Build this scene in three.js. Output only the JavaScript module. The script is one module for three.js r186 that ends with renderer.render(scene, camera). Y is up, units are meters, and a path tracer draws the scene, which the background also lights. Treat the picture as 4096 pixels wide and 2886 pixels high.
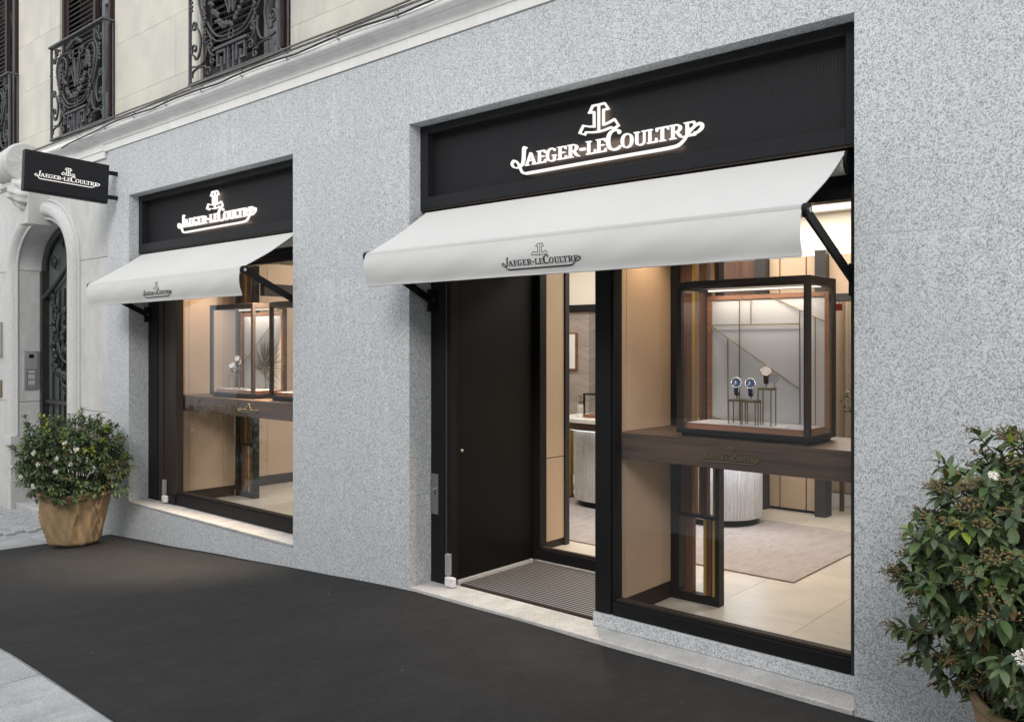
import * as THREE from 'three';
import { mergeGeometries, mergeVertices, toCreasedNormals } from 'three/addons/utils/BufferGeometryUtils.js';
import { RoundedBoxGeometry } from 'three/addons/geometries/RoundedBoxGeometry.js';
import { FontLoader } from 'three/addons/loaders/FontLoader.js';
import { RectAreaLightUniformsLib } from 'three/addons/lights/RectAreaLightUniformsLib.js';

// ------------------------------------------------------------------ camera, sky, sun, exposure
// facade plane z = 0, street towards +z, x along the facade to the right, y = 0 at the shop threshold
const scene = new THREE.Scene();
const camera = new THREE.PerspectiveCamera(45.57, 4096 / 2886, 0.05, 300);
camera.position.set(0, 1.635, 3.823);
camera.lookAt(-0.6605, 1.635, 3.823 - 0.7508);
camera.setViewOffset(4096, 2886, 0, 66, 4096, 2886);          // the photograph's vertical lens shift
const renderer = new THREE.WebGLRenderer({ antialias: true });
renderer.toneMapping = THREE.LinearToneMapping;
renderer.toneMappingExposure = 1.4;
renderer.shadowMap.enabled = true;
RectAreaLightUniformsLib.init();

{ // overcast sky: brighter overhead, even all round
  const W = 64, H = 32, a = new Float32Array(W * H * 4);
  for (let j = 0; j < H; j++) for (let i = 0; i < W; i++) {
    const e = ((j + 0.5) / H - 0.5) * Math.PI, s = Math.max(0, Math.sin(e));
    const l = e > 0 ? 0.86 + 0.24 * s : 0.42, k = (j * W + i) * 4;
    a[k] = l * 0.965; a[k + 1] = l * 0.99; a[k + 2] = l * 1.03; a[k + 3] = 1;
  }
  const t = new THREE.DataTexture(a, W, H, THREE.RGBAFormat, THREE.FloatType);
  t.mapping = THREE.EquirectangularReflectionMapping; t.magFilter = t.minFilter = THREE.LinearFilter; t.needsUpdate = true;
  scene.background = t; scene.environment = t;
  scene.environmentIntensity = 1; scene.backgroundIntensity = 1;
}
const sun = new THREE.DirectionalLight(0xfffaf5, 1.25);
sun.position.set(2.5, 8, 11.5); sun.target.position.set(-4, 1, 0);
sun.castShadow = true; sun.shadow.radius = 45; sun.shadow.mapSize.set(2048, 2048);
Object.assign(sun.shadow.camera, { left: -14, right: 14, top: 10, bottom: -10, near: 0.5, far: 60 });
scene.add(sun, sun.target);

// ------------------------------------------------------------------ random, names, things, parts
let seed = 12345;
const rnd = () => { seed = (seed + 0x6d2b79f5) | 0; let t = Math.imul(seed ^ (seed >>> 15), 1 | seed); t = (t + Math.imul(t ^ (t >>> 7), 61 | t)) ^ t; return ((t ^ (t >>> 14)) >>> 0) / 4294967296; };
const rr = (a, b) => a + (b - a) * rnd();
const taken = new Map();
const numbered = (n) => { const k = taken.get(n) || 0; taken.set(n, k + 1); return k ? n + '_' + String(k).padStart(3, '0') : n; };
function thing(name, label, category, base = [0, 0, 0], group) {   // a Group at the thing's base
  const o = new THREE.Group(); o.name = numbered(name); o.position.set(...base); scene.add(o);
  o.userData = { label, category }; if (group) o.userData.group = group;
  return o;
}
const origin = (p) => { let o = p; while (o.parent && o.parent !== scene) o = o.parent; return o.position; };
function part(name, geo, mat, parent, label) {                     // world-space geometry -> named mesh under its thing
  if (Array.isArray(geo)) geo = merge(geo);
  const p = origin(parent); geo.translate(-p.x, -p.y, -p.z);
  const m = new THREE.Mesh(geo, mat); m.name = name; m.castShadow = m.receiveShadow = true; parent.add(m);
  if (label) m.userData.label = label;
  return m;
}
function stuff(m) { m.userData.kind = 'stuff'; return m; }
function struct(name, geo, mat) {
  if (Array.isArray(geo)) geo = merge(geo);
  const m = new THREE.Mesh(geo, mat); m.name = numbered(name); m.castShadow = m.receiveShadow = true; m.userData.kind = 'structure'; scene.add(m); return m;
}
function copyOf(t, [x, y, z], label, turn) {
  const c = t.clone(); c.name = numbered(t.name.replace(/_\d{3}$/, '')); c.position.set(x, y, z); c.userData = { ...t.userData, label };
  if (turn !== undefined) c.rotation.y = turn;
  scene.add(c); return c;
}
const merge = (list) => mergeGeometries(list.map((g) => { const h = g.index ? g.toNonIndexed() : g; for (const k of Object.keys(h.attributes)) if (!['position', 'normal', 'uv'].includes(k)) h.deleteAttribute(k); return h; }));
function metre(g, ox = 0, oy = 0) {                                   // uv in metres by the way each face points
  if (g.index) g = g.toNonIndexed();
  if (!g.attributes.normal) g.computeVertexNormals();
  const p = g.attributes.position, n = g.attributes.normal, uv = new Float32Array(p.count * 2);
  for (let i = 0; i < p.count; i += 3) {
    const f = i; let nx = 0, ny = 0, nz = 0;
    for (let k = 0; k < 3; k++) { nx += Math.abs(n.getX(f + k)); ny += Math.abs(n.getY(f + k)); nz += Math.abs(n.getZ(f + k)); }
    for (let k = 0; k < 3; k++) {
      const X = p.getX(f + k), Y = p.getY(f + k), Z = p.getZ(f + k); let u, v;
      if (nz >= nx && nz >= ny) { u = X; v = Y; } else if (ny >= nx) { u = X; v = Z; } else { u = Z; v = Y; }
      uv[(f + k) * 2] = u + ox; uv[(f + k) * 2 + 1] = v + oy;
    }
  }
  g.setAttribute('uv', new THREE.BufferAttribute(uv, 2)); return g;
}
const B = (x0, x1, y0, y1, z0, z1) => { const g = new THREE.BoxGeometry(Math.abs(x1 - x0), Math.abs(y1 - y0), Math.abs(z1 - z0)); g.translate((x0 + x1) / 2, (y0 + y1) / 2, (z0 + z1) / 2); return metre(g); };
const R = (x0, x1, y0, y1, z0, z1, r = 0.003) => {                    // box with rounded edges
  const w = Math.abs(x1 - x0), h = Math.abs(y1 - y0), d = Math.abs(z1 - z0), g = new RoundedBoxGeometry(w, h, d, 1, Math.min(r, w / 2.1, h / 2.1, d / 2.1));
  g.translate((x0 + x1) / 2, (y0 + y1) / 2, (z0 + z1) / 2); return metre(g);
};
const cyl = (x, y0, y1, z, r0, r1 = r0, n = 20) => { const g = new THREE.CylinderGeometry(r1, r0, y1 - y0, n); g.translate(x, (y0 + y1) / 2, z); return g; };
const V = (x, y, z) => new THREE.Vector3(x, y, z);
function rod(a, b, r, n = 8) { const d = new THREE.Vector3().subVectors(b, a), g = new THREE.CylinderGeometry(r, r, d.length(), n); g.applyQuaternion(new THREE.Quaternion().setFromUnitVectors(V(0, 1, 0), d.clone().normalize())); g.translate((a.x + b.x) / 2, (a.y + b.y) / 2, (a.z + b.z) / 2); return g; }
function bar(a, b, w, h) { const d = new THREE.Vector3().subVectors(b, a), g = new RoundedBoxGeometry(w, d.length(), h, 1, Math.min(w, h) * 0.12); g.applyQuaternion(new THREE.Quaternion().setFromUnitVectors(V(0, 1, 0), d.clone().normalize())); g.translate((a.x + b.x) / 2, (a.y + b.y) / 2, (a.z + b.z) / 2); return metre(g); }
const tube = (pts, r, seg, rad = 6) => new THREE.TubeGeometry(new THREE.CatmullRomCurve3(pts), seg || pts.length * 2, r, rad);
const along = (shape, x0, x1, opt = {}) => {                          // a profile drawn in (z, y), run along x
  const g = new THREE.ExtrudeGeometry(shape, { depth: x1 - x0, bevelEnabled: false, curveSegments: 10, ...opt });
  g.rotateY(Math.PI / 2); g.scale(1, 1, -1); g.translate(x0, 0, 0);   // shape x -> z
  const ix = g.attributes.position; for (let i = 0; i < ix.count; i += 3) for (const k of ['position', 'normal', 'uv']) { const a = g.attributes[k]; for (let c = 0; c < a.itemSize; c++) { const s = a.getComponent(i + 1, c); a.setComponent(i + 1, c, a.getComponent(i + 2, c)); a.setComponent(i + 2, c, s); } }
  g.computeVertexNormals(); return g;
};
const poly = (pts) => { const s = new THREE.Shape(); pts.forEach(([x, y], i) => (i ? s.lineTo(x, y) : s.moveTo(x, y))); s.closePath(); return s; };

// ------------------------------------------------------------------ textures
function lattice(n, sd) { const a = new Float32Array(n * n); let s = sd; for (let i = 0; i < a.length; i++) { s = (Math.imul(s, 1664525) + 1013904223) >>> 0; a[i] = s / 4294967296; } return a; }
function noiseTile(size, layers, sd, warp) {                            // layers: [cells across x, cells across y, weight]
  const out = new Float32Array(size * size);
  layers.forEach(([cx, cy, w], li) => {
    const N = Math.max(cx, cy), L = lattice(N, sd + li * 7919);
    for (let j = 0; j < size; j++) {
      const fy = j / size * cy, y0 = Math.floor(fy), ty = fy - y0, sy = ty * ty * (3 - 2 * ty), ya = (y0 % cy) * N, yb = ((y0 + 1) % cy) * N;
      for (let i = 0; i < size; i++) {
        const fx = i / size * cx, x0 = Math.floor(fx), tx = fx - x0, sx = tx * tx * (3 - 2 * tx), xa = x0 % cx, xb = (x0 + 1) % cx;
        const a = L[ya + xa], b = L[ya + xb], c = L[yb + xa], d = L[yb + xb];
        out[j * size + i] += w * ((a + (b - a) * sx) * (1 - sy) + (c + (d - c) * sx) * sy - 0.5) * 2;
      }
    }
  });
  return out;
}
function texture(size, fn, srgb = true) {                                // fn(i, j, k) -> [r, g, b] 0..1
  const a = new Uint8Array(size * size * 4);
  for (let j = 0, k = 0; j < size; j++) for (let i = 0; i < size; i++, k++) { const c = fn(i, j, k); for (let q = 0; q < 3; q++) a[k * 4 + q] = Math.max(0, Math.min(255, Math.round(c[q] * 255))); a[k * 4 + 3] = 255; }
  const t = new THREE.DataTexture(a, size, size, THREE.RGBAFormat); t.wrapS = t.wrapT = THREE.RepeatWrapping; t.magFilter = THREE.LinearFilter; t.minFilter = THREE.LinearMipmapLinearFilter; t.generateMipmaps = true;
  if (srgb) t.colorSpace = THREE.SRGBColorSpace; t.needsUpdate = true; return t;
}
const tile = (t, m, my = m) => { t.repeat.set(1 / m, 1 / my); return t; };
const std = (o) => new THREE.MeshStandardMaterial(o);
const lin = (r, g, b) => new THREE.Color().setRGB(r, g, b);
const M = {};
{ // granite, bush-hammered: grains of 5 to 15 mm, clouds of 10 to 60 cm
  const S = 2048, g1 = noiseTile(S, [[300, 300, 0.16], [760, 760, 0.55], [1270, 1270, 0.55], [2048, 2048, 0.25]], 11), g2 = noiseTile(S, [[6, 4, 0.5], [17, 9, 0.5], [48, 30, 0.45]], 23), g3 = noiseTile(S, [[60, 5, 0.6], [140, 11, 0.5], [9, 4, 0.5]], 29);
  const col = texture(S, (i, j, k) => { const n = g1[k], m = g2[k]; const d = Math.max(0, Math.min(1, (-0.02 - n + m * 0.10) / 0.5)), h = Math.max(0, Math.min(1, (n - 0.12) / 0.3)); const l = 0.815 - 0.25 * d + 0.05 * h + m * 0.022 + 0.045 * Math.max(0, g3[k] - 0.35); return [l * 0.976, l * 0.994, l * 1.005]; });
  const bmp = texture(1024, (i, j) => { const v = 0.5 + g1[(j * 2) * S + i * 2] * 0.5; return [v, v, v]; }, false);
  M.graniteMap = col; M.graniteBump = bmp;
  M.granite = std({ map: tile(col, 3.2), bumpMap: tile(bmp, 3.2), bumpScale: 0.0016, roughness: 0.82 });
  const warm = texture(1024, (i, j) => { const k = (j * 2) * S + i * 2, n = g1[k], m = g2[k]; const l = 0.74 + (n < 0 ? n * 0.24 : n * 0.12) + m * 0.06; return [l * 1.0, l * 0.993, l * 0.98]; });
  M.sill = std({ map: tile(warm, 1.6), color: lin(1.02, 1.03, 1.04), bumpMap: tile(bmp.clone(), 2.4), bumpScale: 0.0008, roughness: 0.75 });
  M.slab = std({ map: tile(warm.clone(), 1.9), color: lin(0.78, 0.81, 0.84), bumpMap: tile(bmp.clone(), 2.2), bumpScale: 0.0015, roughness: 0.85 });
  const old = texture(1024, (i, j) => { const k = (j * 2) * S + i * 2, n = g1[k], m = g2[k], m2 = g2[((j * 2 + 700) % S) * S + ((i * 2 + 300) % S)]; const l = 0.775 + n * 0.085 + m * 0.045; return [l * (1.0 + m2 * 0.008), l * 0.997, l * (0.985 - m2 * 0.012)]; });
  M.oldStone = std({ map: tile(old, 2.7), bumpMap: tile(bmp.clone(), 3.1), bumpScale: 0.001, roughness: 0.88 });
  M.mortar = std({ color: lin(0.50, 0.50, 0.49), roughness: 0.95 });
}
{ // lime-washed cream wall with rain streaks and stains
  const S = 1024, n = noiseTile(S, [[6, 5, 0.5], [17, 14, 0.35], [90, 90, 0.12], [300, 300, 0.1]], 51), st = noiseTile(S, [[70, 3, 0.6], [23, 2, 0.5]], 77);
  M.cream = std({ map: tile(texture(S, (i, j, k) => { const s = Math.max(0, st[k] - 0.45) * 0.10, l = 0.785 + n[k] * 0.065 - s * (0.4 + 0.6 * (n[k] + 0.5)); return [l * 1.0, l * 0.987, l * (0.938 - n[k] * 0.02)]; }), 2.6), roughness: 0.92 });
  const d = noiseTile(S, [[40, 5, 0.6], [120, 9, 0.5], [11, 3, 0.4]], 91);
  M.cornice = std({ map: tile(texture(S, (i, j, k) => { const l = 0.92 + d[k] * 0.03 + n[k] * 0.02; return [l * 1.0, l * 1.0, l * 0.99]; }), 2.4), roughness: 0.85 });
  const dk = noiseTile(S, [[30, 60, 0.7], [200, 200, 0.4]], 93);
  M.lead = std({ map: tile(texture(512, (i, j) => { const v = 0.44 + dk[j * 2 * S + i * 2] * 0.14; return [v, v * 0.985, v * 0.95]; }), 1.1), roughness: 0.8 });
}
{ // carpet laid on the pavement
  const S = 1024, n = noiseTile(S, [[9, 6, 0.4], [34, 22, 0.5], [90, 60, 0.3], [400, 400, 0.45], [1000, 1000, 0.4]], 301);
  const spots = new Map(); for (let q = 0; q < 46; q++) spots.set(Math.floor(rnd() * S * S), 1);
  const c = texture(S, (i, j, k) => { let l = 0.120 + n[k] * 0.030; if (spots.has(k) || spots.has(k - 1)) l = 0.45; return [l * 0.98, l * 1.0, l * 1.03]; });
  const b = texture(512, (i, j) => { const v = 0.5 + n[j * 2 * S + i * 2] * 0.4; return [v, v, v]; }, false);
  M.carpet = std({ map: tile(c, 2.3), bumpMap: tile(b, 1.1), bumpScale: 0.003, roughness: 0.97 });
}
{ // awning cloth: fine diagonal weave, faint handling stains
  const S = 1024, n = noiseTile(S, [[5, 3, 0.6], [14, 9, 0.35], [300, 300, 0.1]], 411);
  const c = texture(S, (i, j, k) => { const s = Math.max(0, n[k] - 0.3) * 0.12; return [0.82 - s * 0.5 + n[k] * 0.012, 0.82 - s * 0.6 + n[k] * 0.012, 0.81 - s * 1.0 + n[k] * 0.012]; });
  const w = texture(256, (i, j) => { const v = 0.5 + 0.5 * Math.sin((i + j) / 256 * Math.PI * 2 * 32); return [v, v, v]; }, false);
  M.awning = new THREE.MeshPhysicalMaterial({ map: tile(c, 2.0), bumpMap: tile(w, 0.16), bumpScale: 0.0006, roughness: 0.9, sheen: 0.15, side: THREE.DoubleSide });
}
function wood(a, b, m, my, sd, rough = 0.45) {
  const S = 512, n = noiseTile(S, [[3, 60, 0.6], [8, 160, 0.5], [2, 14, 0.5], [30, 400, 0.3]], sd);
  return std({ map: tile(texture(S, (i, j, k) => { const t = Math.max(0, Math.min(1, 0.5 + n[k] * 0.55)); return [a[0] + (b[0] - a[0]) * t, a[1] + (b[1] - a[1]) * t, a[2] + (b[2] - a[2]) * t]; }), m, my), roughness: rough });
}
M.walnut = wood([0.205, 0.152, 0.115], [0.345, 0.265, 0.205], 1.2, 0.5, 501, 0.42);
M.walnutUp = wood([0.26, 0.175, 0.14], [0.42, 0.30, 0.245], 1.2, 0.5, 517, 0.45); M.walnutUp.map.rotation = Math.PI / 2;
M.warmWood = wood([0.44, 0.285, 0.19], [0.58, 0.40, 0.28], 0.8, 0.3, 531, 0.4);
{ const S = 512, n = noiseTile(S, [[4, 4, 0.3], [200, 200, 0.5], [420, 420, 0.4]], 601);
  M.beige = std({ map: tile(texture(S, (i, j, k) => { const l = 1 + n[k] * 0.03; return [0.725 * l, 0.632 * l, 0.532 * l]; }), 0.9), roughness: 0.7 });
  M.cream2 = std({ color: lin(0.70, 0.64, 0.55), roughness: 0.85 });
  const f = noiseTile(S, [[5, 7, 0.5], [14, 40, 0.4], [90, 160, 0.2], [300, 300, 0.2]], 611);
  M.floorTile = std({ map: tile(texture(S, (i, j, k) => { const l = 1 + f[k] * 0.055; return [0.74 * l, 0.71 * l, 0.66 * l]; }), 1.7), roughness: 0.34 });
  const r = noiseTile(S, [[24, 9, 0.6], [60, 22, 0.5], [200, 200, 0.35]], 621);
  M.rug = std({ map: tile(texture(S, (i, j, k) => { let l = 0.60 + r[k] * 0.045; if (r[k] > 0.55) l -= 0.09; return [l * 1.0, l * 0.94, l * 0.905]; }), 1.4), roughness: 0.97, bumpMap: tile(texture(S, (i, j, k) => { const v = 0.5 + r[k] * 0.4; return [v, v, v]; }, false), 1.4), bumpScale: 0.004 });
  const m2 = noiseTile(S, [[160, 5, 0.7], [300, 12, 0.4], [40, 40, 0.3]], 631);
  M.fluted = std({ map: tile(texture(S, (i, j, k) => { const l = 0.77 + m2[k] * 0.09; return [l, l * 0.99, l * 0.985]; }), 1.0), roughness: 0.55 });
}
{ // burlap
  const S = 512, n = noiseTile(S, [[9, 7, 0.5], [40, 120, 0.35], [120, 40, 0.3]], 701);
  const c = texture(S, (i, j, k) => { const w = 0.05 * Math.sin(i / S * Math.PI * 2 * 64) * Math.sin(j / S * Math.PI * 2 * 64), l = 1 + n[k] * 0.10 + w; return [0.665 * l, 0.565 * l, 0.43 * l]; });
  const b = texture(S, (i, j, k) => { const v = 0.5 + 0.3 * Math.sin(i / S * Math.PI * 2 * 64) * Math.sin(j / S * Math.PI * 2 * 64) + n[k] * 0.2; return [v, v, v]; }, false);
  M.burlap = std({ map: tile(c, 0.35), bumpMap: tile(b, 0.35), bumpScale: 0.0015, roughness: 0.95 });
}
const dark = (r, g, b, rough) => new THREE.MeshPhysicalMaterial({ color: lin(r, g, b), roughness: rough, specularIntensity: 0.4 });
M.black = dark(0.010, 0.010, 0.011, 0.5); M.doorBlack = dark(0.0045, 0.0042, 0.004, 0.55);
M.blackSign = dark(0.017, 0.0175, 0.0195, 0.5);
M.brownBlack = dark(0.036, 0.028, 0.024, 0.5);
M.graphite = dark(0.04, 0.038, 0.037, 0.5);
M.screenBlack = dark(0.016, 0.0155, 0.0155, 0.45);
{ const n = noiseTile(256, [[20, 20, 0.6], [90, 90, 0.5]], 801);
  M.iron = std({ map: tile(texture(256, (i, j, k) => { const l = 0.335 + n[k] * 0.08; return [l * 0.97, l * 0.99, l * 1.02]; }), 0.4), roughness: 0.62, metalness: 0.1 });
  M.ironDark = std({ map: tile(texture(256, (i, j, k) => { const l = 0.19 + n[k] * 0.05; return [l * 0.95, l, l * 0.98]; }), 0.4), roughness: 0.32, metalness: 0.1 });
  M.galv = std({ map: tile(texture(256, (i, j, k) => { const l = 0.50 + n[k] * 0.05; return [l, l, l]; }), 0.2), roughness: 0.5, metalness: 0.5 }); }
M.shutter = std({ color: lin(0.020, 0.013, 0.012), roughness: 0.6 });
M.shutterRed = std({ color: lin(0.038, 0.017, 0.015), roughness: 0.6 });
M.winGrey = std({ color: lin(0.20, 0.215, 0.23), roughness: 0.6 });
M.steel = std({ color: lin(0.48, 0.48, 0.49), roughness: 0.42, metalness: 0.7 });
M.silver = std({ color: lin(0.72, 0.72, 0.73), roughness: 0.22, metalness: 1 });
M.gold = std({ color: lin(0.62, 0.40, 0.25), roughness: 0.22, metalness: 1 });
M.brass = std({ color: lin(0.24, 0.20, 0.12), roughness: 0.4, metalness: 0.8 });
M.brassDark = std({ color: lin(0.23, 0.18, 0.095), roughness: 0.45, metalness: 0.7 });
M.mustard = std({ color: lin(0.33, 0.20, 0.035), roughness: 0.55 });
M.whitePlastic = std({ color: lin(0.72, 0.71, 0.70), roughness: 0.4 });
M.greyPlastic = std({ color: lin(0.30, 0.30, 0.30), roughness: 0.5 });
M.whitePaint = std({ color: lin(0.78, 0.76, 0.72), roughness: 0.9 });
M.greyPanel = std({ color: lin(0.52, 0.53, 0.54), roughness: 0.85 });
M.marble = std({ color: lin(0.72, 0.70, 0.66), roughness: 0.25 });
M.blue = std({ color: lin(0.015, 0.05, 0.16), roughness: 0.35 });
M.navy = std({ color: lin(0.012, 0.02, 0.05), roughness: 0.6 });
M.creamDial = std({ color: lin(0.85, 0.83, 0.8), roughness: 0.3 });
M.print = std({ color: lin(0.028, 0.028, 0.03), roughness: 0.9 });
M.cable = std({ color: lin(0.035, 0.035, 0.037), roughness: 0.7 });
M.soil = std({ color: lin(0.03, 0.022, 0.016), roughness: 1 });
M.stem = std({ color: lin(0.06, 0.045, 0.028), roughness: 0.9 });
M.glass = new THREE.MeshPhysicalMaterial({ color: 0xffffff, transmission: 1, thickness: 0, roughness: 0.0, ior: 1.32 });
M.doorGlass = new THREE.MeshPhysicalMaterial({ color: lin(0.13, 0.16, 0.14), roughness: 0.35, transmission: 0.25, thickness: 0 });
M.lit = std({ color: lin(0.2, 0.2, 0.2), emissive: lin(1.0, 0.96, 0.91), emissiveIntensity: 0.68, roughness: 0.6 });
M.led = std({ color: lin(0.4, 0.4, 0.4), emissive: lin(0.95, 0.98, 1.0), emissiveIntensity: 0.85, roughness: 0.6 });
M.lamp = std({ color: 0xffffff, emissive: lin(1.0, 0.88, 0.72), emissiveIntensity: 4, roughness: 0.6 });
M.coveGlow = std({ color: lin(0.5, 0.5, 0.5), emissive: lin(1.0, 0.92, 0.82), emissiveIntensity: 0.8, roughness: 0.8 });

function areaLight(x, y, z, w, h, dir, color, I) {
  const l = new THREE.RectAreaLight(color, I, w, h); l.position.set(x, y, z); l.lookAt(x + dir[0], y + dir[1], z + dir[2]); scene.add(l); return l;
}
function spot(x, y, z, tx, ty, tz, I, angle, pen = 0.7, color = 0xffe4c4) {
  const l = new THREE.SpotLight(color, I, 0, angle, pen, 2); l.position.set(x, y, z); l.target.position.set(tx, ty, tz); l.castShadow = true; l.shadow.radius = 2; scene.add(l, l.target); return l;
}

// ------------------------------------------------------------------ ground
const GP = [[-40, -0.8], [-11.4, -0.34], [-8.83, -0.286], [-7.4, -0.2], [-4.9, -0.03], [-4.2, 0], [40, 0]];
const ground = (x0, z = 0) => { const x = x0 + 0.37 * z; for (let i = 1; i < GP.length; i++) if (x <= GP[i][0]) { const [a, b] = GP[i - 1], [c, d] = GP[i]; return b + (d - b) * (x - a) / (c - a); } return 0; };
function drape(g, lift = 0) { const p = g.attributes.position; for (let i = 0; i < p.count; i++) p.setY(i, p.getY(i) + ground(p.getX(i), Math.max(0, Math.min(3, p.getZ(i)))) + lift); g.computeVertexNormals(); return g; }
{ // one sheet to the far side, paving slabs on it where the photograph shows them
  const g = new THREE.PlaneGeometry(90, 60, 90, 60); g.rotateX(-Math.PI / 2); g.translate(-5, 0, 15);
  const pave = struct('pavement', metre(drape(g.toNonIndexed(), -0.035)), M.slab);
  const slabMats = [0.94, 1, 1.05].map((k) => { const m = M.slab.clone(); m.color = M.slab.color.clone().multiplyScalar(k); return m; });
  const put = (x0, x1, z0, z1, q) => {
    const s = new THREE.BoxGeometry(x1 - x0 - 0.007, 0.05, z1 - z0 - 0.007, 6, 1, 4); s.translate((x0 + x1) / 2, -0.025, (z0 + z1) / 2);
    const m = new THREE.Mesh(metre(drape(s), rr(0, 9), rr(0, 9)), slabMats[q % 3]); m.name = 'paving_slab'; m.castShadow = m.receiveShadow = true; pave.add(m);
  };
  let q = 0;
  for (let i = -9; i < 6; i++) for (let j = 0; j < 9; j++) {
    const x0 = -4.57 + i * 1.2, z0 = -0.23 + j * 0.8;
    if (x0 > -8.9 && z0 + 0.8 < 2.15) continue;                             // wholly under the carpet
    if (x0 < -9.7 && j < 2) continue;                                       // small setts by the old doorway
    put(x0, x0 + 1.2, z0, z0 + 0.8, (q += 1 + Math.floor(rnd() * 2)));
  }
  const setts = [];
  for (let i = 0; i < 36; i++) for (let j = 0; j < 13; j++) {
    const x0 = -9.85 - i * 0.14 + (j % 2) * 0.07, z0 = 0.02 + j * 0.105, s = new RoundedBoxGeometry(0.128, 0.05, 0.094, 1, 0.012);
    s.translate(x0, -0.027 + rr(-0.003, 0.004), z0 + 0.05); setts.push(drape(s.index ? s.toNonIndexed() : s));
  }
  const m = new THREE.Mesh(metre(merge(setts)), M.slab); m.name = 'sett_paving'; m.userData.kind = 'stuff'; m.castShadow = m.receiveShadow = true; pave.add(m);
}
{ // dark carpet from wall to pavement, lying with slight waves
  const nx = 150, nz = 40, x0 = -8.74, x1 = 2.6, z0 = 0.004, z1 = 2.17, P = [], I = [];
  const wav = (x, z) => 0.006 + 0.003 * Math.sin(x * 2.1 + z * 0.7) * Math.sin(z * 1.9 + x * 0.35) + 0.002 * Math.sin(x * 5.3 - z * 2.2);
  for (let s = 0; s < 2; s++) for (let j = 0; j <= nz; j++) for (let i = 0; i <= nx; i++) { const x = x0 + (x1 - x0) * i / nx, z = z0 + (z1 - z0) * j / nz + (j === nz ? 0.006 * Math.sin(x * 1.7) : 0); P.push(x, ground(x, z) + (s ? wav(x, z) + 0.002 : 0.0015), z); }
  const N = (nx + 1) * (nz + 1), id = (s, i, j) => s * N + j * (nx + 1) + i;
  for (let j = 0; j < nz; j++) for (let i = 0; i < nx; i++) { I.push(id(1, i, j), id(1, i, j + 1), id(1, i + 1, j), id(1, i + 1, j), id(1, i, j + 1), id(1, i + 1, j + 1)); I.push(id(0, i, j), id(0, i + 1, j), id(0, i, j + 1), id(0, i + 1, j), id(0, i + 1, j + 1), id(0, i, j + 1)); }
  for (let i = 0; i < nx; i++) for (const j of [0, nz]) I.push(id(0, i, j), id(0, i + 1, j), id(1, i, j), id(1, i, j), id(0, i + 1, j), id(1, i + 1, j));
  for (let j = 0; j < nz; j++) for (const i of [0, nx]) I.push(id(0, i, j), id(1, i, j), id(0, i, j + 1), id(0, i, j + 1), id(1, i, j), id(1, i, j + 1));
  const g = new THREE.BufferGeometry(); g.setAttribute('position', new THREE.Float32BufferAttribute(P, 3)); g.setIndex(I); g.computeVertexNormals();
  const m = new THREE.Mesh(metre(g), M.carpet); m.name = 'entrance_carpet'; m.castShadow = m.receiveShadow = true; scene.add(m);
  m.userData = { label: 'black carpet laid along the pavement in front of the shop', category: 'carpet' };
}

// ------------------------------------------------------------------ granite shopfront wall, slab by slab
const OL = [-8.35, -5.597], OR = [-4.27, -1.362], TOP = 3.092, GT = 3.59, GL = -8.82;
{
  const t = thing('granite_wall', 'pale grey granite slab wall around both shop openings', 'wall', [-4.5, 0, -0.1]);
  const j = 0.0008, mats = [1, 0.99, 1.008, 0.996].map((k) => { const m = M.granite.clone(); m.color = lin(k, k, k * 1.002); return m; });
  let q = 0;
  const slab = (x0, x1, y0, y1, zb = -0.2) => {
    const g = R(x0 + j, x1 - j, y0 + j, y1 - j, zb, 0, 0.0012); part('granite_slab', metre(g, rr(0, 20), rr(0, 20)), mats[q++ % 4], t);
  };
  const ys = [-0.5, 0.628, 2.11, TOP];
  const col = (x0, x1) => { for (let k = 0; k < 3; k++) slab(x0, x1, ys[k], ys[k + 1]); };
  col(GL, OL[0]); col(OL[1], OR[0]); col(OR[1], -0.16); col(-0.16, 1.1); col(1.1, 2.6);
  for (const [a, b] of [[OL[0], -7.43], [-7.43, -6.51], [-6.51, OL[1]]]) slab(a, b, -0.5, 0.085, -0.3);
  const tops = [GL, -7.95, -6.77, OL[1], OR[0], -3.19, -2.11, -0.94, 0.25, 1.42, 2.6];
  for (let k = 0; k < tops.length - 1; k++) slab(tops[k], tops[k + 1], TOP, GT);
  part('joint_backing', B(GL + 0.01, OL[0] - 0.006, -0.5, GT - 0.01, -0.19, -0.0012), M.mortar, t);
  part('joint_backing', B(OL[1] + 0.006, OR[0] - 0.006, -0.5, GT - 0.01, -0.19, -0.0012), M.mortar, t);
  part('joint_backing', B(OR[1] + 0.006, 2.59, -0.5, GT - 0.01, -0.19, -0.0012), M.mortar, t);
  part('window_sill', R(OL[0] + 0.004, OL[1] - 0.004, 0.087, 0.108, -0.3, 0.006, 0.004), M.sill, t, 'pale stone sill under the left shop window');
  part('threshold', R(OR[0] + 0.003, OR[1] - 0.003, -0.12, 0.030, -0.245, 0.004, 0.006), M.sill, t, 'worn pale stone threshold across the entrance');
  part('window_kerb', R(-2.9, OR[1] - 0.003, 0.0302, 0.106, -0.31, -0.172, 0.006), M.granite, t, 'rough granite kerb under the display window');
}

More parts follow.
